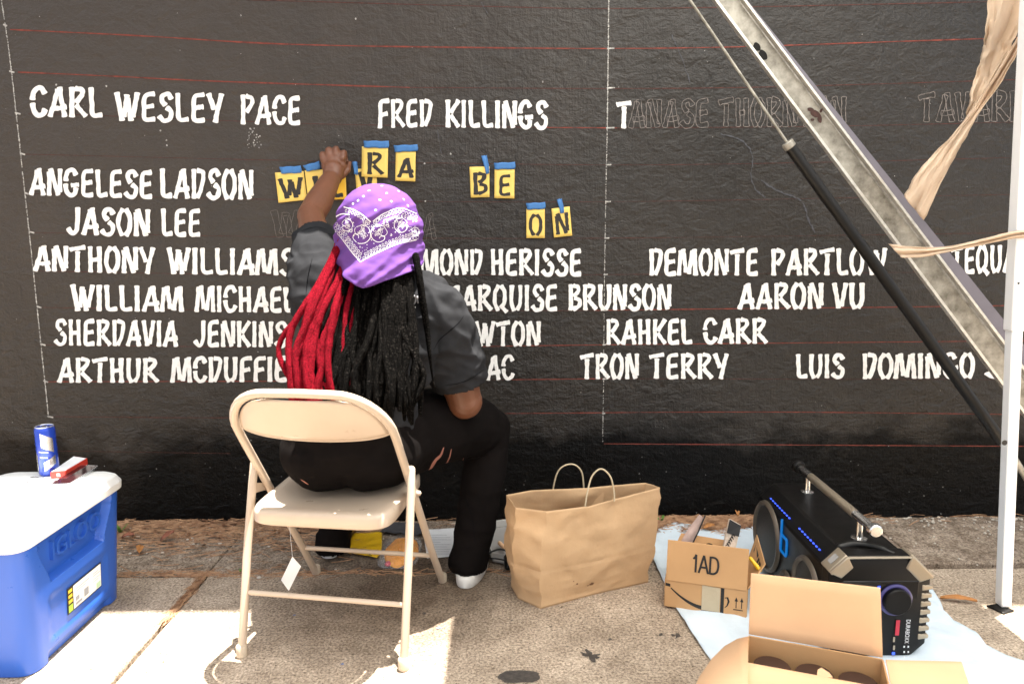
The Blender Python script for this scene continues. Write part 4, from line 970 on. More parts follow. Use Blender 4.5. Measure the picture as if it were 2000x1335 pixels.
# ---------------------------------------------------------------- paper bag
bagc = V((.22, -.60, 0)); bag = thing('paper_bag', bagc, 'large brown kraft paper carrier bag with two twisted handles', 'bag')
def poly_n(pts, per):
    out = []
    for (a, c_), m in zip(zip(pts, pts[1:]+pts[:1]), per):
        for k in range(m): out.append(V(a).lerp(V(c_), k/m))
    return out
bot = [PZ(998,1143), PZ(1012,1168), PZ(1056,1188), PZ(1160,1160), PZ(1266,1136), V((.42,-.44,0)), V((.21,-.50,0)), V((.03,-.51,0))]
top = [PZ(989,966,.335), PZ(1006,991,.328), PZ(1066,998,.325), PZ(1150,988,.327), PZ(1290,951,.338), PZ(1262,942,.336), PZ(1140,952,.332), PZ(1036,957,.334)]
per = (5,7,12,13,6,12,12,6)
B0 = poly_n(bot, per); B1 = poly_n(top, per); nn_ = len(B0)
def bagpt(k, v):
    p = B0[k].lerp(B1[k], v); cc = bagc + V((0,.02,p.z)); d = (p-cc); d.z = 0; d.normalize()
    q = V((k/nn_*9, v*5, 2.)); a = noise.noise(V((p.x*10, p.y*10, p.z*9+3))); a2 = noise.noise(V((p.x*22+p.z*9, p.y*22, p.z*17-p.x*12)))
    bulge = .018*math.sin(PI*v)*(1) ; f = -.020*abs(a) - .011*abs(a2) + .010*noise.noise(p*5)
    crease = -.0045*math.exp(-((v-.40)/.012)**2) - .003*math.exp(-((v-.12)/.01)**2)
    env = smooth(v/.06)*(.35+.65*smooth((1-v)/.08))
    return p + d*((bulge+f)*env + crease)
NV = 46; b = MB(); rs = [[bagpt(k, j_/NV) for k in range(nn_)] for j_ in range(NV+1)]
b.rings(rs, cap=False); b.add(rs[0], [tuple(reversed(range(nn_)))]); obj('bag_body', b, M_kraft, bag, solid=.0015, angle=28)
for pts in ([(1080,962,.30,-.505),(1082,945,0,-.508),(1090,920,0,-.512),(1104,908,0,-.515),(1122,907,0,-.515),(1136,921,0,-.512),(1140,950,0,-.508),(1140,972,0,-.505)],
            [(1143,988,0,-.668),(1147,962,0,-.665),(1155,932,0,-.655),(1168,917,0,-.65),(1180,917,0,-.65),(1193,932,0,-.65),(1199,958,0,-.648),(1200,978,0,-.648)]):
    P2 = cat([PY(x, y, yy) for x, y, _, yy in pts], 6); b = MB(); b.tube(P2, .0026, 8); obj('handle', b, M_tan, bag)
q = [PY(x, y, -.5085) for x, y in ((1042,958),(1180,952),(1178,984),(1042,990))]; b = MB(); b.slab(q, .0012); obj('handle_patch', b, M_kraft, bag)
M_oil = mat('grease_spot', (.17,.085,.04), .6)
BGB = BVHTree.FromPolygons([p for r in rs for p in r], [(j_*nn_+k, j_*nn_+(k+1) % nn_, (j_+1)*nn_+(k+1) % nn_, (j_+1)*nn_+k) for j_ in range(NV) for k in range(nn_)])
for x, y, r in ((1155,1139,.0085),(1127,1139,.0032),(1120,1134,.002),(1148,1142,.003)):
    h = cast(BGB, x, y, .0014)
    if h: n = h[1]; u = n.orthogonal().normalized(); v_ = n.cross(u); b = MB(); b.add([h[0]+(u*math.cos(k*PI/7)+v_*math.sin(k*PI/7))*r*(1+.15*math.sin(k*2.3)) for k in range(14)], [tuple(range(14))]); obj('grease_spot', b, M_oil, bag, smooth_=False)

# ---------------------------------------------------------------- cloth on the ground
def sheet(name, outline, step, zf, m, base, solid=.0015, seedz=0):
    poly = [V((p.x, p.y)) for p in outline]; n = len(poly); dense = []
    for i in range(n):
        a, c_ = poly[i], poly[(i+1) % n]; k = max(1, int((c_-a).length/step))
        dense += [a.lerp(c_, t/k) for t in range(k)]
    xs = [p.x for p in dense]; ys = [p.y for p in dense]; inner = []
    def inside(x, y):
        r = False; m_ = len(dense)
        for i in range(m_):
            a, c_ = dense[i], dense[i-1]
            if (a.y > y) != (c_.y > y) and x < (c_.x-a.x)*(y-a.y)/(c_.y-a.y)+a.x: r = not r
        return r
    y = min(ys)
    while y < max(ys):
        x = min(xs)
        while x < max(xs):
            if inside(x, y) and min((V((x, y))-d).length for d in dense) > step*.5: inner.append(V((x+random.uniform(-.2,.2)*step, y+random.uniform(-.2,.2)*step)))
            x += step
        y += step
    nd = len(dense); res = geometry.delaunay_2d_cdt(dense+inner, [(i, (i+1) % nd) for i in range(nd)], [list(range(nd))], 1, 1e-6)
    b = MB(); b.add([V((p.x, p.y, zf(p.x, p.y))) for p in res[0]], [tuple(f) for f in res[2]]); return obj(name, b, m, base=base, solid=solid, angle=70)
tp = [(1285,1036),(1303,1027),(1322,1022),(1345,1026),(1366,1037),(1387,1039),(1412,1034),(1445,1035),(1475,1031),(1510,1030),(1640,1050),(1760,1110),(1818,1152),(1836,1176),(1842,1196),(1862,1215),(1905,1236),(1926,1262),(1965,1285),(2005,1300),(2080,1350),(1900,1500),(1500,1500),(1386,1290),(1350,1238),(1316,1184),(1296,1140),(1276,1095),(1266,1064)]
def tz(x, y): return .005 + .012*(1-abs(noise.noise(V((x*8, y*8, 1)))*2)) *(.5+.5*noise.noise(V((x*3, y*3, 4)))) + .008*max(0, noise.noise(V((x*5+9, y*13, 2)))) + .003*noise.noise(V((x*30, y*30, 0)))
o = sheet('ground_cloth', [PZ(x, y) for x, y in tp], .016, lambda x, y: max(.003, tz(x, y)), M_tarp, (.8,-.8,0)); tag(o, 'crumpled pale blue cloth spread on the ground under the cartons and speaker', 'cloth')

# ---------------------------------------------------------------- marked carton
c0, c1 = PZ(1298,1182,.008), PZ(1462,1206,.008); ex = (c1-c0).normalized(); ex.z = 0; ex.normalize(); ey = V((-ex.y, ex.x, 0)); ez = V((0,0,1))
W_, D_, H_ = .245, .20, .088
bx = thing('carton', (c0+c1)/2+ey*.1, 'opened brown carton marked 1AD with a curved arrow along its side', 'carton')
def K(x, y, z): return c0 + ex*x + ey*y + ez*z
b = MB(); b.slab([K(0,0,0),K(W_,0,0),K(W_,0,H_),K(0,0,H_)], .004); obj('front_panel', b, M_cardb, bx, bevel=.001)
b = MB(); b.slab([K(0,D_,0),K(W_,D_,0),K(W_,D_,H_),K(0,D_,H_)], .004); obj('rear_panel', b, M_cardb, bx, bevel=.001)
for x in (.0, W_): b = MB(); b.slab([K(x,.003,0),K(x,D_-.003,0),K(x,D_-.003,H_),K(x,.003,H_)], .004); obj('side_panel', b, M_cardb, bx, bevel=.001)
b = MB(); b.slab([K(.003,.003,.003),K(W_-.003,.003,.003),K(W_-.003,D_-.003,.003),K(.003,D_-.003,.003)], .004); obj('bottom_panel', b, M_cardb, bx)
fl = [K(.002,-.003,H_+.001), K(W_-.002,-.003,H_+.001), K(W_,.012,H_+.128), K(.004,.012,H_+.128)]
b = MB(); b.slab(fl, .004); ff = obj('flap', b, M_cardb, bx, bevel=.001)
b = MB(); b.slab([K(.004,D_+.002,H_+.001), K(W_-.02,D_+.002,H_+.001), K(W_-.05,D_+.03,H_+.052), K(.03,D_+.03,H_+.060)], .004); f2 = obj('flap', b, M_cardb, bx, bevel=.001)
b = MB(); b.slab([K(W_+.002,.01,H_+.001), K(W_+.002,D_-.004,H_+.001), K(W_+.028,D_+.005,H_+.095), K(W_+.050,.05,H_+.070)], .004); f3 = obj('flap', b, M_cardb, bx, bevel=.001)
fX = fl[1]-fl[0]; fY = fl[3]-fl[0]
fN = fX.cross(fY).normalized(); b = MB()
for n_, (ox, st_) in enumerate(((0,[(0,.74),(.10,.84),(.17,1.0)]),(0,[(.17,.985),(.17,0)]),(.36,[(.0,0),(.27,1)]),(.36,[(.27,1),(.55,0)]),(.36,[(.10,.33),(.45,.33)]),(1.02,[(0,0),(0,1)]),(1.02,[(.0,.95),(.25,.94),(.42,.80),(.48,.5),(.42,.2),(.25,.06),(0,.05)]))):
    P_ = cat([(ox+x, y, 0) for x, y in st_], 6); b.ribbon([fl[0]+fX*.33+fY*.29 + fX.normalized()*p.x*.050 + fY.normalized()*p.y*.056 + fN*(.0030+.0003*n_) for p in P_], .0062, fN)
obj('printed_lettering', b, M_ink, ff, smooth_=False)
F = lambda x, z, off=.0028: K(x, 0, z) - ey*off
def inkpoly(pts, nm='printed_mark', m=M_ink, off=.0028): b = MB(); b.add([F(x, z, off) for x, z in pts], [tuple(range(len(pts)))]); return obj(nm, b, m, bx, smooth_=False)
def arc(x): return .058*((1-x)**2)*1.0 + .012
sm = [(.018+.100*t, .013 + .052*(1-t)**1.8, .0035+.010*t) for t in [k/14 for k in range(15)]]
b = MB(); b.ribbon([F(x, z, .0028) for x, z, w__ in sm], [w__ for *_, w__ in sm], -ey); obj('curved_arrow', b, M_ink, bx, smooth_=False)
inkpoly([(.001,.070),(.016,.068),(.016,.078),(.001,.080)]); inkpoly([(.168,.000),(.178,.000),(.178,.087),(.168,.087)]); inkpoly([(.112,.0005),(.168,.0005),(.168,.006),(.112,.006)])
sm = [(.180,.056),(.188,.058),(.192,.046),(.188,.032),(.181,.024)]; b = MB(); b.ribbon([F(x, z) for x, z in sm], [.003,.006,.006,.004,.002], -ey); obj('curved_arrow', b, M_ink, bx, smooth_=False)
inkpoly([(.112,.007),(.166,.007),(.166,.086),(.112,.088)], 'paper_tape', M_tan, .0036)
for x in (.214, .230):
    b = MB(); b.add([F(x-.0012,.028), F(x+.0012,.028), F(x+.0012,.052), F(x-.0012,.052)], [(0,1,2,3)]); b.add([F(x-.005,.050,.0031), F(x+.005,.050,.0031), F(x,.064,.0031)], [(0,1,2)]); obj('up_arrow', b, M_ink, bx, smooth_=False)
inkpoly([(.206,.021),(.234,.021),(.234,.024),(.206,.024)])
fX = f3; q = [K(W_+.002,.01,H_+.001), K(W_+.002,D_-.004,H_+.001), K(W_+.028,D_+.005,H_+.095), K(W_+.050,.05,H_+.070)]
nrm = (q[1]-q[0]).cross(q[3]-q[0]).normalized(); nrm = nrm if nrm.dot(CAM-q[0]) > 0 else -nrm
P_ = lambda u, v: (q[0].lerp(q[1], u)).lerp(q[3].lerp(q[2], u), v) + nrm*.0028
for u0, u1 in ((.10,.22),(.27,.36),(.42,.80)): b = MB(); b.add([P_(u0,.60),P_(u1,.60),P_(u1,.82),P_(u0,.82)], [(0,1,2,3)]); obj('printed_mark', b, M_ink, f3, smooth_=False)
b = MB(); b.ribbon(cat([K(.10,D_+.012,H_+.026), K(.125,D_+.014,H_+.040), K(.15,D_+.010,H_+.024)], 6), .006, -ey); obj('printed_mark', b, M_ink, f2, smooth_=False)
# packaging inside it
q = [PY(1327,1062,-.60), PY(1350,1064,-.60), PY(1376,1012,-.50), PY(1366,1004,-.50)]; b = MB(); b.add([q[0], q[0].lerp(q[3],.5)+V((-.006,0,0)), q[3], q[2], q[1].lerp(q[2],.5), q[1]], [(0,1,4,5),(1,2,3,4)])
o = obj('folded_wrapper', b, mat('pinkish_wrapper', (.42,.30,.26), .6, var=.2, bump=.6, bscale=60), base=q[0], solid=.002); tag(o, 'tall folded brown wrapper sticking out of the left of the marked carton', 'wrapper')
b = MB(); b.ribbon([q[1]+V((.001,-.001,0)), q[1].lerp(q[2],.5)+V((.001,-.001,0)), q[2]+V((.002,-.001,.012))], .005, V((0,-1,0))); obj('dark_edge', b, M_ink, o)
q = [PY(1411,1070,-.60), PY(1436,1072,-.60), PY(1446,1024,-.56), PY(1424,1012,-.56)]; b = MB(); b.slab(q, .012); o = obj('small_package', b, mat('pale_package', (.55,.45,.36), .6, var=.25, vscale=60), base=q[0], bevel=.002); tag(o, 'narrow black and cream package standing in the right of the marked carton', 'package')
b = MB(); b.slab([q[0].lerp(q[3],.55)+V((0,-.0075,0)), q[1].lerp(q[2],.55)+V((0,-.0075,0)), q[2]+V((0,-.0075,0)), q[3]+V((0,-.0075,0))], .002); obj('black_print', b, M_ink, o)
for k in range(5):
    b = MB(); a = q[0].lerp(q[3], .12+.08*k)+V((.004+.003*k,-.0085,0)); b.ribbon([a, a+V((.008,0,.006)), a+V((.013,0,-.003))], [.002,.006,.002], V((0,-1,0))); obj('black_print', b, M_ink, o)
b = MB(); b.tube([PY(1466,1090,-.70), PY(1484,1112,-.73)], [.006,.007], 12, True); o = obj('yellow_marker', b, M_ypack, base=PY(1475,1100,-.70)); tag(o, 'bright yellow marker at the right side of the marked carton', 'marker')

# ---------------------------------------------------------------- open box in the foreground
r0, r1 = PZ(1462,1240,.2), PZ(1724,1286,.2); ex = (r1-r0); ex.z = 0; W_ = ex.length; ex.normalize(); ey = V((-ex.y, ex.x, 0))
ff0 = r0 - ey*.118
fb = thing('open_box', (r0+r1)/2-ey*.06-V((0,0,.2)), 'large open cardboard box in the right foreground, flaps spread, round dark lids inside', 'box')
def Q(x, y, z): return ff0 + ex*x + ey*y + V((0,0,z-.2))
D_ = .118
for nm, qd in (('front_panel',[Q(0,0,.012),Q(W_,0,.012),Q(W_,0,.2),Q(0,0,.2)]),('rear_panel',[Q(0,D_,.012),Q(W_,D_,.012),Q(W_,D_,.2),Q(0,D_,.2)]),('side_panel',[Q(0,.003,.012),Q(0,D_-.003,.012),Q(0,D_-.003,.2),Q(0,.003,.2)]),('side_panel',[Q(W_,.003,.012),Q(W_,D_-.003,.012),Q(W_,D_-.003,.2),Q(W_,.003,.2)]),('bottom_panel',[Q(.003,.003,.014),Q(W_-.003,.003,.014),Q(W_-.003,D_-.003,.014),Q(.003,D_-.003,.014)])):
    b = MB(); b.slab(qd, .004); obj(nm, b, M_cardb, fb, bevel=.001)
def flap(pts, n=(12,6), bend=0., m=M_cardp):
    b = MB(); a, b_, c_, d = pts; nr = (b_-a).cross(d-a).normalized(); nx, ny = n; G_ = []
    for j_ in range(ny+1):
        for i in range(nx+1):
            u, v = i/nx, j_/ny; p = a.lerp(b_, u).lerp(d.lerp(c_, u), v); G_.append(p + nr*(bend*math.sin(PI*v*.5)*v + .0012*noise.noise(V((u*5, v*4, pts[0].x*9)))))
    b.add(G_, [(j_*(nx+1)+i, j_*(nx+1)+i+1, (j_+1)*(nx+1)+i+1, (j_+1)*(nx+1)+i) for j_ in range(ny) for i in range(nx)]); return obj('flap', b, m, fb, solid=.0042, bevel=.0008, seg=1)
yb_ = r0.y
flap([Q(0,D_+.002,.203), Q(W_,D_+.002,.203), PY(1719,1146,r1.y+.012), PY(1467,1117,r0.y+.014)], bend=.004)
flap([Q(W_,-.001,.201), Q(0,-.001,.201), Q(-.006,-.105,.178), Q(W_+.002,-.105,.172)], bend=.006)
# right flap, folded out
flap([PZ(1730,1288,.2), PZ(1752,1400,.2), PZ(1912,1395,.185), PZ(1878,1292,.190)], bend=.0)
# left flap with a rounded outer corner
b = MB(); L_ = [(1461,1243,.202),(1440,1248,.200),(1415,1262,.197),(1390,1287,.193),(1366,1322,.188),(1345,1368,.182),(1334,1420,.176),(1462,1440,.196)]
b.add([PZ(*p) for p in L_], [tuple(range(len(L_)))]); obj('flap', b, M_cardp, fb, solid=.0042)
for i, (x, lab) in enumerate(((.056,'dark brown round jar lid at the left in the open foreground box'),(.148,'dark brown round jar lid in the middle of the open foreground box'),(.240,'dark brown round jar lid at the right in the open foreground box'))):
    c = Q(x, .056, .166); t = thing('jar', V((c.x, c.y, .02)), lab, 'jar')
    b = MB(); b.lathe(V((c.x, c.y, .02)), [(.0,0),(.038,.0),(.040,.004),(.040,.142)], 40); obj('jar_body', b, mat('amber_glass', (.05,.02,.01), .15) if i == 0 else bpy.data.materials['amber_glass'], t)
    b = MB(); b.lathe(c, [(.0405,-.012),(.0418,-.010),(.0418,.0015),(.0405,.003),(.037,.0034),(.0,.0030)], 44); obj('lid', b, M_jar, t)
c = Q(.163, .050, .1705); b = MB(); b.add([c+V(p) for p in ((-.018,-.012,0),(-.006,.010,.010),(.004,.014,.012),(.018,.004,.006),(.022,-.008,.002),(.004,-.006,.001))], [(0,1,5),(1,2,5),(2,3,5),(3,4,5)])
o = obj('torn_card', b, M_cardp, base=c, solid=.0015, smooth_=False); tag(o, 'torn scrap of pale cardboard lying on the middle jar lid', 'scrap')

# ---------------------------------------------------------------- boombox
X0, X1, Y0, Y1, ZT = .862, 1.132, -.980, -.385, .300; XM = (X0+X1)/2
bb = thing('boombox', (XM, (Y0+Y1)/2, 0), 'big black portable speaker with steel carry handle and lit blue emblem', 'speaker')
def oct_(y, g=0., ch=.062, zlow=.012):
    x0, x1, z1, z0 = X0-g, X1+g, ZT+g, zlow-g
    return [V((x0+ch*.6,y,z0)), V((x1-ch*.6,y,z0)), V((x1,y,z0+ch*.6)), V((x1,y,z1-ch)), V((x1-ch,y,z1)), V((x0+ch*.75,y,z1)), V((x0,y,z1-ch*.75)), V((x0,y,z0+ch*.6))]
b = MB(); b.rings([oct_(Y0+.045), oct_(Y1-.02), oct_(Y1, -.015)]); obj('cabinet', b, M_blk, bb, bevel=.006, seg=3)
b = MB(); b.rings([oct_(Y0-.002,-.012), oct_(Y0+.006,.004), oct_(Y0+.050,.004), oct_(Y0+.058,-.004)]); ep = obj('end_cap', b, M_blk, bb, bevel=.003)
# trim line round the front edge of the cap
oo = oct_(Y0+.000, .002); b = MB(); b.tube([oo[6]+V((0,-.002,0)), oo[5]+V((0,-.002,0)), oo[4]+V((0,-.002,0)), oo[3]+V((0,-.002,0))], .0035, 8); obj('trim', b, M_bronze, ep)
# corner bumpers
for ca, cb in ((6,5),(4,3)):
    A, B_ = oo[ca], oo[cb]; out = V(((-1 if ca == 6 else 1), 0, 1)).normalized(); bk = V((0,.052,0))
    b = MB(); f8 = [A+out*.001, B_+out*.001, B_+out*.001+bk, A+out*.001+bk]; b.hexa([p for p in f8]+[p+out*.009 for p in f8]); bu = obj('corner_bumper', b, M_bronze, ep, bevel=.003, label=None) if False else obj('corner_bumper', b, M_bronze, ep, bevel=.003)
    m0 = [f8[0].lerp(f8[2], .28), f8[1].lerp(f8[3], .28), f8[2].lerp(f8[0], .28), f8[3].lerp(f8[1], .28)]; b = MB(); b.hexa([p+out*.0095 for p in m0]+[p+out*.0105 for p in m0]); obj('inset', b, M_grey, bu)
    # front face wedge of the bumper
    n = V((0,-1,0)); ins = -out*.030
    b = MB(); b.hexa([A+n*.001+out*.008, B_+n*.001+out*.008, B_.lerp(A,.15)+ins+n*.001, A.lerp(B_,.15)+ins+n*.001, A+n*.007+out*.006, B_+n*.007+out*.006, B_.lerp(A,.2)+ins*.9+n*.005, A.lerp(B_,.2)+ins*.9+n*.005]); obj('corner_bumper', b, M_bronze, ep, bevel=.002)
fy_ = Y0-.0035
b = MB(); b.add([], []); b.hexa([V((X0+.03,fy_+.006,.03)),V((X1-.03,fy_+.006,.03)),V((X1-.03,fy_+.012,.03)),V((X0+.03,fy_+.012,.03)),V((X0+.03,fy_+.000,.235)),V((X1-.03,fy_+.000,.235)),V((X1-.03,fy_+.012,.235)),V((X0+.03,fy_+.012,.235))]); obj('control_panel', b, mat('piano_black', (.005,.0048,.0048), .18, spec=.4), ep, bevel=.004)
kc = PY(1748,1170,fy_); b = MB(); b.lathe(kc, [(.045,0),(.045,.004),(.041,.006),(.0405,.004)], 44, axis=(0,-1,0)); obj('knob_ring', b, mat('violet_lit_ring', (.05,.045,.12), .3, emit=(.12,.10,.55), estr=.03), ep)
b = MB(); b.lathe(kc, [(.037,0),(.037,.016),(.034,.019),(.0,.0185)], 44, axis=(0,-1,0)); obj('knob', b, M_blk, ep)
def fpatch(px, py, wpx, hpx, m, nm):
    c = PY(px, py, fy_-.0006); s_ = wpx/760.; h_ = hpx/760.; b = MB(); b.box(c, (s_, .0012, h_)); obj(nm, b, m, ep, bevel=.0003)
fpatch(1753,1225,8,34, M_redl, 'red_print'); fpatch(1746,1248,4,11, M_bronze, 'indicator'); fpatch(1746,1264,4,10, M_bronze, 'indicator'); fpatch(1745,1275,6,6, M_ledb, 'led_light'); fpatch(1717,1146,6,6, M_ledb, 'led_light')
O_ = PY(1772,1232,fy_-.0008); obj('printed_lettering', text_mb('DURABOXX', O_, V((0,0,-1)), V((1,0,0)), .0165, .0005, 0, .78), M_paper, ep, smooth_=False)
for k in range(3):
    for d in (0, 8): fpatch(1766+d, 1262+k*10, 3, 4, M_paper, 'printed_symbol')
b = MB(); b.ribbon(cat([PY(1775,1152,fy_-.0008), PY(1781,1166,fy_-.0008), PY(1776,1184,fy_-.0008)], 6), [.001]+[.004]*11+[.001], V((0,-1,0))); obj('printed_symbol', b, M_grey, ep, smooth_=False)
for k in range(7):
    zc = .215-.024*k; b = MB(); b.hexa([V((X1-.022,Y0-.004,zc-.010)),V((X1+.008,Y0-.002,zc-.007)),V((X1+.008,Y0+.03,zc-.007)),V((X1-.022,Y0+.03,zc-.010)),V((X1-.022,Y0-.004,zc+.008)),V((X1+.008,Y0-.002,zc+.004)),V((X1+.008,Y0+.03,zc+.004)),V((X1-.022,Y0+.03,zc+.008))]); obj('grip_rib', b, M_bronze, ep, bevel=.003)
# long side: drivers
for yc, zc, r in ((-.505,.150,.112),(-.835,.135,.088),(-.690,.060,.048)):
    b = MB(); b.lathe((X0-.002,yc,zc), [(r-.010,0),(r-.006,.010),(r,.011),(r+.006,.006),(r+.008,0)], 48, axis=(-1,0,0)); rg = obj('speaker_ring', b, mat('dark_bronze', (.13,.105,.08), .4, metal=.6) if 'dark_bronze' not in bpy.data.materials else bpy.data.materials['dark_bronze'], bb)
    b = MB(); b.lathe((X0-.001,yc,zc), [(r-.006,.002),(r*.8,.005),(r*.45,.010),(0,.012)], 40, axis=(-1,0,0)); obj('speaker_grille', b, M_cone, rg)
bp = lambda y, z: V((X0-.003, y, z))
pts = [bp(-.628,.262), bp(-.628,.165), bp(-.632,.158), bp(-.672,.158), bp(-.676,.165), bp(-.676,.205), bp(-.672,.212), bp(-.632,.212)]
b = MB(); b.ribbon(pts, .009, V((-1,0,0))); b2 = MB(); b2.tube(pts, .0042, 8); obj('lit_emblem', b2, M_cyan, bb)
# LED rows along the top front chamfer
ea, eb_ = oct_(Y0+.05)[6], oct_(Y1-.02)[6]; ec, ed_ = oct_(Y0+.05)[5], oct_(Y1-.02)[5]
for k in range(20):
    if 8 <= k <= 10: continue
    t = .12 + .78*k/20; p = ea.lerp(eb_, t).lerp(ec.lerp(ed_, t), .35) + V((-.002,0,.002)); b = MB(); b.box(p, (.004,.0075,.003)); obj('led_light', b, M_ledb, bb)
# handle
hz, hx = ZT+.060, XM-.004
b = MB(); b.tube([(hx,Y0+.065,hz),(hx,Y1-.045,hz)], .0125, 18, True); obj('handle', b, M_chrome, bb)
b = MB(); b.tube([(hx,Y0+.16,hz),(hx,Y1-.13,hz)], .0135, 18, True); obj('handle_grip', b, M_bronze, bb)
for y in (Y0+.125, Y1-.105): b = MB(); b.lathe((hx,y,ZT-.002), [(.022,0),(.022,.004),(.011,.008),(.009,.02),(.009,.058)], 20); obj('handle_post', b, M_chrome, bb)
for y, d in ((Y0+.050,-1),(Y1-.035,1)): b = MB(); b.tube([(hx,y,hz),(hx,y+d*.018,hz)], [.021,.018] if d < 0 else [.02,.024], 20); obj('handle_end', b, M_chrome if d < 0 else M_blk, bb, bevel=.003)
b = MB(); b.tube(cat([PY(1640,1068,-.90), PY(1668,1062,-.90), PY(1705,1066,-.92), PY(1740,1078,-.95), PY(1758,1086,-.96)], 5), [.012]*6+[.010]*8+[.006]*7, 10, True); o = obj('strap_bundle', b, M_strut, base=PY(1700,1066,-.92)); tag(o, 'rolled black strap lying across the near top of the speaker', 'strap')

# ---------------------------------------------------------------- things behind the chair
def gsheet(name, px, label, cat_, m, step=.012, h=.006, amp=.006, base=None):
    P = [PZ(x, y) for x, y in px]; b0 = sum(P, V((0,0,0)))/len(P)
    o = sheet(name, P, step, lambda x, y: h + amp*noise.noise(V((x*22, y*22, 3))) + amp*.6*noise.noise(V((x*60, y*60, 3))), m, b0, solid=.0012); return tag(o, label, cat_)
yp = gsheet('yellow_packaging', [(672,1080),(690,1046),(746,1040),(746,1080),(736,1093)], 'flat yellow plastic packaging with black print under the chair', 'packaging', M_ypack, h=.008)
for k, (x, y) in enumerate(((690,1078),(702,1080),(716,1083),(722,1078),(708,1074))):
    p = PZ(x, y, .015); b = MB(); b.ribbon([p, p+V((.010,.004,0)), p+V((.02,-.003,0))], [.002,.006,.002], V((0,0,1))); obj('black_print', b, M_ink, yp)
b = MB(); c = PZ(785,1080); rs = []
for j_ in range(9):
    t = j_/8; rs.append([c + V((.062*math.cos(a)*math.cos(t*1.45)*(1+.15*noise.noise(V((a,t,1)))), .115*math.sin(a)*math.cos(t*1.45)*(1+.12*noise.noise(V((a,t,5)))), .004+.030*math.sin(t*1.5)+.006*noise.noise(V((a*2,t*3,2))))) for a in [2*PI*k/36 for k in range(36)]])
b.rings(rs); o = obj('orange_cloth', b, M_orange, base=c); tag(o, 'bundled orange cloth inside a clear zip bag under the chair', 'cloth')
b = MB(); rs = []
for j_ in range(9):
    t = j_/8; rs.append([c + V((-.006+.076*math.copysign(abs(math.cos(a))**.6,math.cos(a))*math.cos(t*1.4), .128*math.copysign(abs(math.sin(a))**.6,math.sin(a))*math.cos(t*1.4), .003+.038*math.sin(t*1.5)+.004*noise.noise(V((a*3,t*4,7))))) for a in [2*PI*k/40 for k in range(40)]])
b.rings(rs); o = obj('zip_bag', b, M_clear, base=c); tag(o, 'clear plastic zip bag holding the bundled orange cloth', 'bag')
b = MB(); b.ell(PZ(758,1100,.010), (.012,.016,.008), nu=14, nv=8); o = obj('bottle_cap', b, M_redl, base=PZ(758,1100,0)); tag(o, 'small shiny red cap at the near corner of the clear zip bag', 'cap')
o = gsheet('printed_sheet', [(826,1036),(890,1032),(889,1088),(834,1091)], 'white printed sheet of paper on the ground behind the right chair leg', 'paper', M_paper, h=.004, amp=.002)
for k in range(9):
    y0_ = 1044+k*4.6; b = MB(); a = PZ(838, y0_, .0072); e = PZ(838+random.uniform(20, 44), y0_, .0072); b.ribbon([a, e], .0022, V((0,0,1))); obj('printed_line', b, M_gp, o, smooth_=False)
o = gsheet('dark_rag', [(742,1042),(760,1026),(822,1024),(830,1048),(800,1050)], 'dark grey rag lying against the wall behind the clear zip bag', 'rag', mat('dark_grey_cloth', (.05,.05,.055), .9, bump=.5, bscale=80), h=.012, amp=.012)
# work lamp / tray behind the foot
cA, cB = PZ(948,1112), PZ(1010,1040); tr = thing('plastic_tray', PZ(975,1060), 'shallow grey plastic tray on the ground between the shoe and the paper bag', 'tray')
q = [PZ(938,1038), PZ(1004,1030), PZ(1012,1108), PZ(962,1098)]; b = MB(); b.hexa([p+V((0,0,.003)) for p in q]+[p+V((0,0,.010)) for p in q]); obj('tray_base', b, M_grey, tr, bevel=.002)
for i in range(4):
    a, e = q[i], q[(i+1) % 4]; b = MB(); b.slab([a+V((0,0,.010)), e+V((0,0,.010)), e+V((0,0,.040)), a+V((0,0,.040))], .005); obj('tray_wall', b, mat('light_grey_plastic', (.48,.47,.45), .5) if i == 0 else bpy.data.materials['light_grey_plastic'], tr, bevel=.002)
b = MB(); b.tube(cat([PZ(948,1086,.05), PZ(962,1076,.062), PZ(980,1072,.060), PZ(1000,1082,.045), PZ(1008,1098,.03)], 6), .0035, 8, True); o = obj('black_cable', b, M_cable, base=PZ(980,1080)); tag(o, 'looped black cable over the grey tray beside the shoe', 'cable')
b = MB(); b.tube(cat([PZ(950,1090,.045), PZ(968,1090,.050), PZ(990,1094,.03)], 6), .003, 8, True); obj('second_loop', b, M_cable, o)
b = MB(); b.tube([PZ(990,1088,.03), PZ(992,1106,.02)], .012, 14, True); o = obj('black_plug', b, M_blk, base=PZ(990,1098)); tag(o, 'stubby black plug beside the lower left edge of the paper bag', 'plug')
b = MB(); b.tube([PZ(976,1060,.03), PZ(988,1072,.04)], .008, 12, True); o = obj('wooden_handle', b, M_cardp, base=PZ(982,1066)); tag(o, 'short light wooden brush handle resting in the grey tray', 'brush')

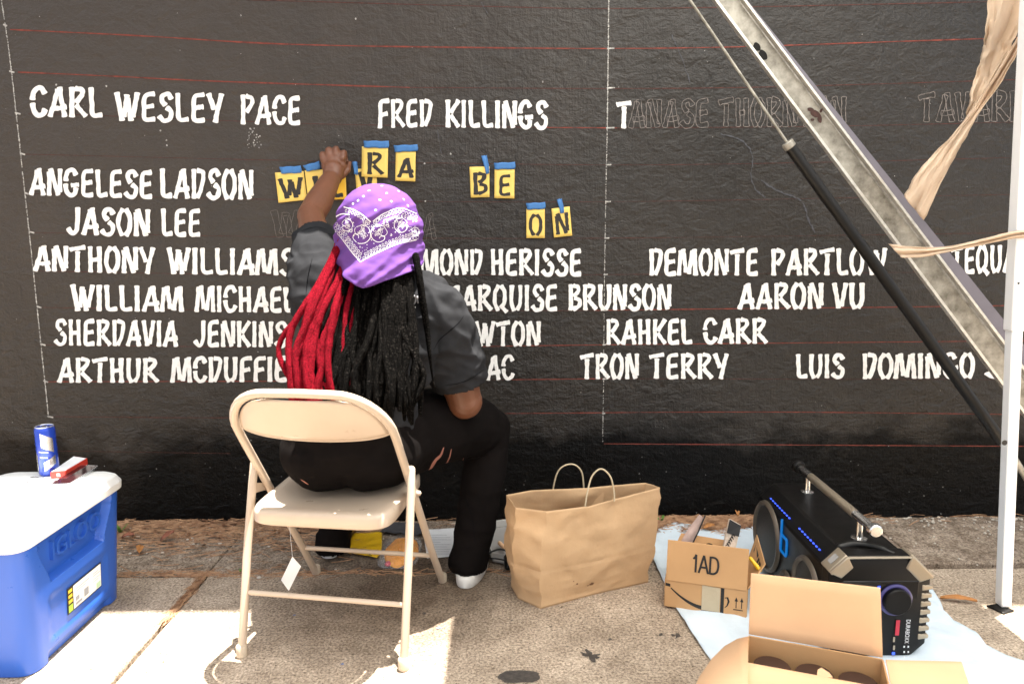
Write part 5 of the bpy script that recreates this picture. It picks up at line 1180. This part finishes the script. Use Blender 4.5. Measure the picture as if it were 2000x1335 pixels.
# ---------------------------------------------------------------- tent leg and canopy
tn = thing('canopy_tent', PZ(1957,1186), 'white pop-up canopy tent, its square white leg standing at the right edge', 'tent')
pb_, pt_ = PZ(1959,1184,.0), PY(2020,40,-.725); dirp = (pt_-pb_).normalized()
def sq(p, s_): return [p+V((-s_,-s_,0)), p+V((s_,-s_,0)), p+V((s_,s_,0)), p+V((-s_,s_,0))]
pm = PY(1980,646,-.725)
b = MB(); b.hexa(sq(pb_+V((0,0,.006)), .0165)+sq(pm+dirp*.06, .0165)); lg = obj('lower_leg', b, M_pole, tn, bevel=.004, seg=3)
topz = pm + dirp*1.75
b = MB(); b.hexa(sq(pm, .0200)+sq(topz, .0200)); ul = obj('upper_leg', b, M_pole, tn, bevel=.005, seg=3)
for x, y in ((1993,478),(1989,553)):
    p = PY(x, y, -.725-.0210); b = MB(); b.lathe(p, [(.0,.0),(.0032,.0),(.0032,.0012),(0,.0013)], 14, axis=(0,-1,0)); obj('peg_hole', b, M_ink, ul)
p = PY(1962,864,-.7425); b = MB(); b.lathe(p, [(.0,.0),(.008,.0),(.008,.001),(0,.0012)], 14, axis=(0,-1,0)); obj('peg_hole', b, M_ink, lg)
q = [PZ(1926,1184), PZ(1950,1180), PZ(1981,1194), PZ(1960,1200)]; b = MB(); b.hexa(q+[p+V((0,0,.006)) for p in q]); obj('foot_plate', b, M_strut, tn, bevel=.002)
zc = topz.z; b = MB(); x0c, x1c, y0c, y1c = .15, topz.x+.45, -3.3, -.42; nx_, ny_ = 20, 20; G_ = []
for j_ in range(ny_+1):
    for i in range(nx_+1):
        u, v = i/nx_, j_/ny_; G_.append(V((lerp(x0c,x1c,u), lerp(y0c,y1c,v), zc + .55*min(u,1-u,v,1-v)*2*.7 - .02*math.sin(PI*u)*math.sin(PI*v))))
b.add(G_, [(j_*(nx_+1)+i, j_*(nx_+1)+i+1, (j_+1)*(nx_+1)+i+1, (j_+1)*(nx_+1)+i) for j_ in range(ny_) for i in range(nx_)]); obj('canopy', b, M_canvas, tn)
for sx, sy in ((x0c+.05,y0c+.05),(x1c-.05,y0c+.05)):
    b = MB(); b.hexa(sq(V((sx, sy, .0)), .0165)+sq(V((sx, sy, zc)), .0165)); obj('upper_leg', b, M_pole, tn, bevel=.004)
# gauze knotted round the leg and hanging strands
def cloth_strip(name, Lp, Rp, yy, parent=None, label=None, cat_=None, ny=40, nx=12, amp=.012, bow=0.):
    Lc = cat([(x, y, 0) for x, y in Lp], ny//max(1, len(Lp)-1)); Rc = cat([(x, y, 0) for x, y in Rp], ny//max(1, len(Rp)-1)); n = ny
    def at(Cc, t): f = t*(len(Cc)-1); i = min(int(f), len(Cc)-2); return Cc[i].lerp(Cc[i+1], f-i)
    b = MB(); G_ = []
    for j_ in range(n+1):
        for i in range(nx+1):
            u, v = i/nx, j_/n; p = at(Lc, v).lerp(at(Rc, v), u); p.x += (3.5*noise.noise(V((v*16, u*2, yy))) + 1.5*noise.noise(V((v*60, u*3, yy)))); yd = yy + amp*1.5*noise.noise(V((u*6+v*3, v*3.2, yy*9))) + amp*.5*math.sin(u*11+v*3) + bow*math.sin(PI*u)
            G_.append(PY(p.x, p.y, yd))
    b.add(G_, [(j_*(nx+1)+i, j_*(nx+1)+i+1, (j_+1)*(nx+1)+i+1, (j_+1)*(nx+1)+i) for j_ in range(n) for i in range(nx)])
    o = obj(name, b, M_cloth, parent, solid=.0012, base=None if parent else G_[0])
    if label: tag(o, label, cat_)
    return o
cloth_strip('hanging_gauze', [(1932,-30),(1924,60),(1915,112),(1899,168),(1886,225)], [(2040,-30),(1990,60),(1960,120),(1936,180),(1900,238)], -.60, label='wide tan gauze cloth hanging from the top right corner', cat_='cloth', amp=.02)
cloth_strip('twisted_gauze', [(2040,-10),(1975,90),(1905,200),(1866,256),(1812,312),(1780,355),(1765,384)], [(2075,-10),(2010,60),(1972,132),(1904,236),(1872,295),(1836,360),(1804,430)], -.64, label='narrow twisted tan gauze strand running down to the steel beam', cat_='cloth', amp=.014)
cloth_strip('tied_gauze', [(1735,476),(1790,482),(1850,481),(1920,466),(1978,452),(2030,446)], [(1760,503),(1800,502),(1850,492),(1920,478),(1978,466),(2030,462)], -.755, label='tan gauze strip tying the steel beam to the white tent leg', cat_='cloth', nx=8, amp=.006)
# ---------------------------------------------------------------- steel beam and strut
bm_ = thing('steel_beam', PY(2075,900,-.42), 'weathered galvanised steel channel leaning diagonally behind the white tent leg', 'beam')
YB = -.45
def line2(x0, y0, x1, y1, y): yv = (y-y0)/(y1-y0); return x0+(x1-x0)*yv
def beam_piece(nm, xa0, xa1, xb0, xb1, ya, yb_, m, thick=.006, bev=.0008, parent=bm_):  # at py=-60 x in [xa0,xa1], at py=980 x in [xb0,xb1]
    q = [PY(xa0,-60,ya), PY(xa1,-60,ya), PY(xb1,980,yb_), PY(xb0,980,yb_)]; b = MB(); b.slab(q, thick); return obj(nm, b, m, parent, bevel=bev)
# edges: left 1393@0 -> 1917@700 : slope .7486
def LX(y): return 1393 + .7486*y
def RX(y): return LX(y) + lerp(52, 66, y/700)
beam_piece('web', LX(-60)+6, LX(-60)+46, LX(980)+6, LX(980)+52, YB, YB, M_galv)
beam_piece('left_lip', LX(-60)-1, LX(-60)+6, LX(980)-1, LX(980)+6, YB-.010, YB-.010, M_galve, .022)
beam_piece('recess', LX(-60)+46, LX(-60)+56, LX(980)+52, LX(980)+64, YB+.022, YB+.022, M_galv, .004)
beam_piece('right_lip', LX(-60)+54, LX(-60)+60, LX(980)+64, LX(980)+71, YB-.012, YB-.012, M_galve, .024)
b = MB(); b.slab([PY(LX(-60)+60,-60,YB+.03), PY(LX(-60)+61,-60,YB+.03), PY(LX(980)+118,980,YB+.03), PY(LX(980)+71,980,YB+.03)], .01); obj('shaded_back_plate', b, M_lav, bm_)  # channel's shadow side, its shade put into the plate colour
M_rust = mat('dark_rust', (.05,.022,.018), .8, var=.4, vscale=60); M_slot = mat('black_slot', (.003,.003,.003), .9)
OB = [0]
def on_beam(px, py, rx, ry, m, nm, rot=.92):
    OB[0] += 1; c = PY(px, py, YB-.0036-.0002*OB[0]); b = MB(); pts = []
    for k in range(18):
        a = 2*PI*k/18; x = rx*math.cos(a)*(1+.12*math.sin(a*3)); z = ry*math.sin(a); pts.append(c+V((x*math.cos(rot)+z*math.sin(rot), 0, -x*math.sin(rot)+z*math.cos(rot))))
    b.add(pts, [tuple(range(18))]); obj(nm, b, m, bm_, smooth_=False)
on_beam(1478,92,.014,.011, M_slot, 'slot'); on_beam(1490,108,.017,.012, M_slot, 'slot'); [on_beam(1592+dx, 222+dy, a_, b_, M_rust, 'rust_patch', r_) for dx, dy, a_, b_, r_ in ((0,0,.018,.010,.5),(9,10,.013,.007,1.4),(-9,-8,.010,.006,.2),(-5,12,.006,.004,0),(12,-6,.007,.004,2))]
gs = thing('gas_strut', PY(1960,860,-.55), 'black tubular strut with a thin rod, parallel to the steel beam', 'strut')
sa, sb, sc_ = PY(1330,-25,-.50), PY(1541,284,-.55), PY(1957,862,-.60)
b = MB(); b.tube([sa, sb], .0042, 12); obj('rod', b, M_galv, gs)
b = MB(); b.tube([sb, sc_], .0175, 22); obj('tube', b, M_strut, gs)
b = MB(); dd = (sc_-sb).normalized(); b.tube([sb-dd*.012, sb+dd*.010], .0185, 20); obj('collar', b, M_galv, gs, bevel=.003)
b = MB(); b.tube([sc_-dd*.03, sc_+dd*.02], .012, 16, True); obj('end_fitting', b, M_galv, gs)
b = MB(); b.tube([PY(1975,885,-.62), PY(2030,975,-.62)], .010, 12); obj('lower_rod', b, M_galv, gs)
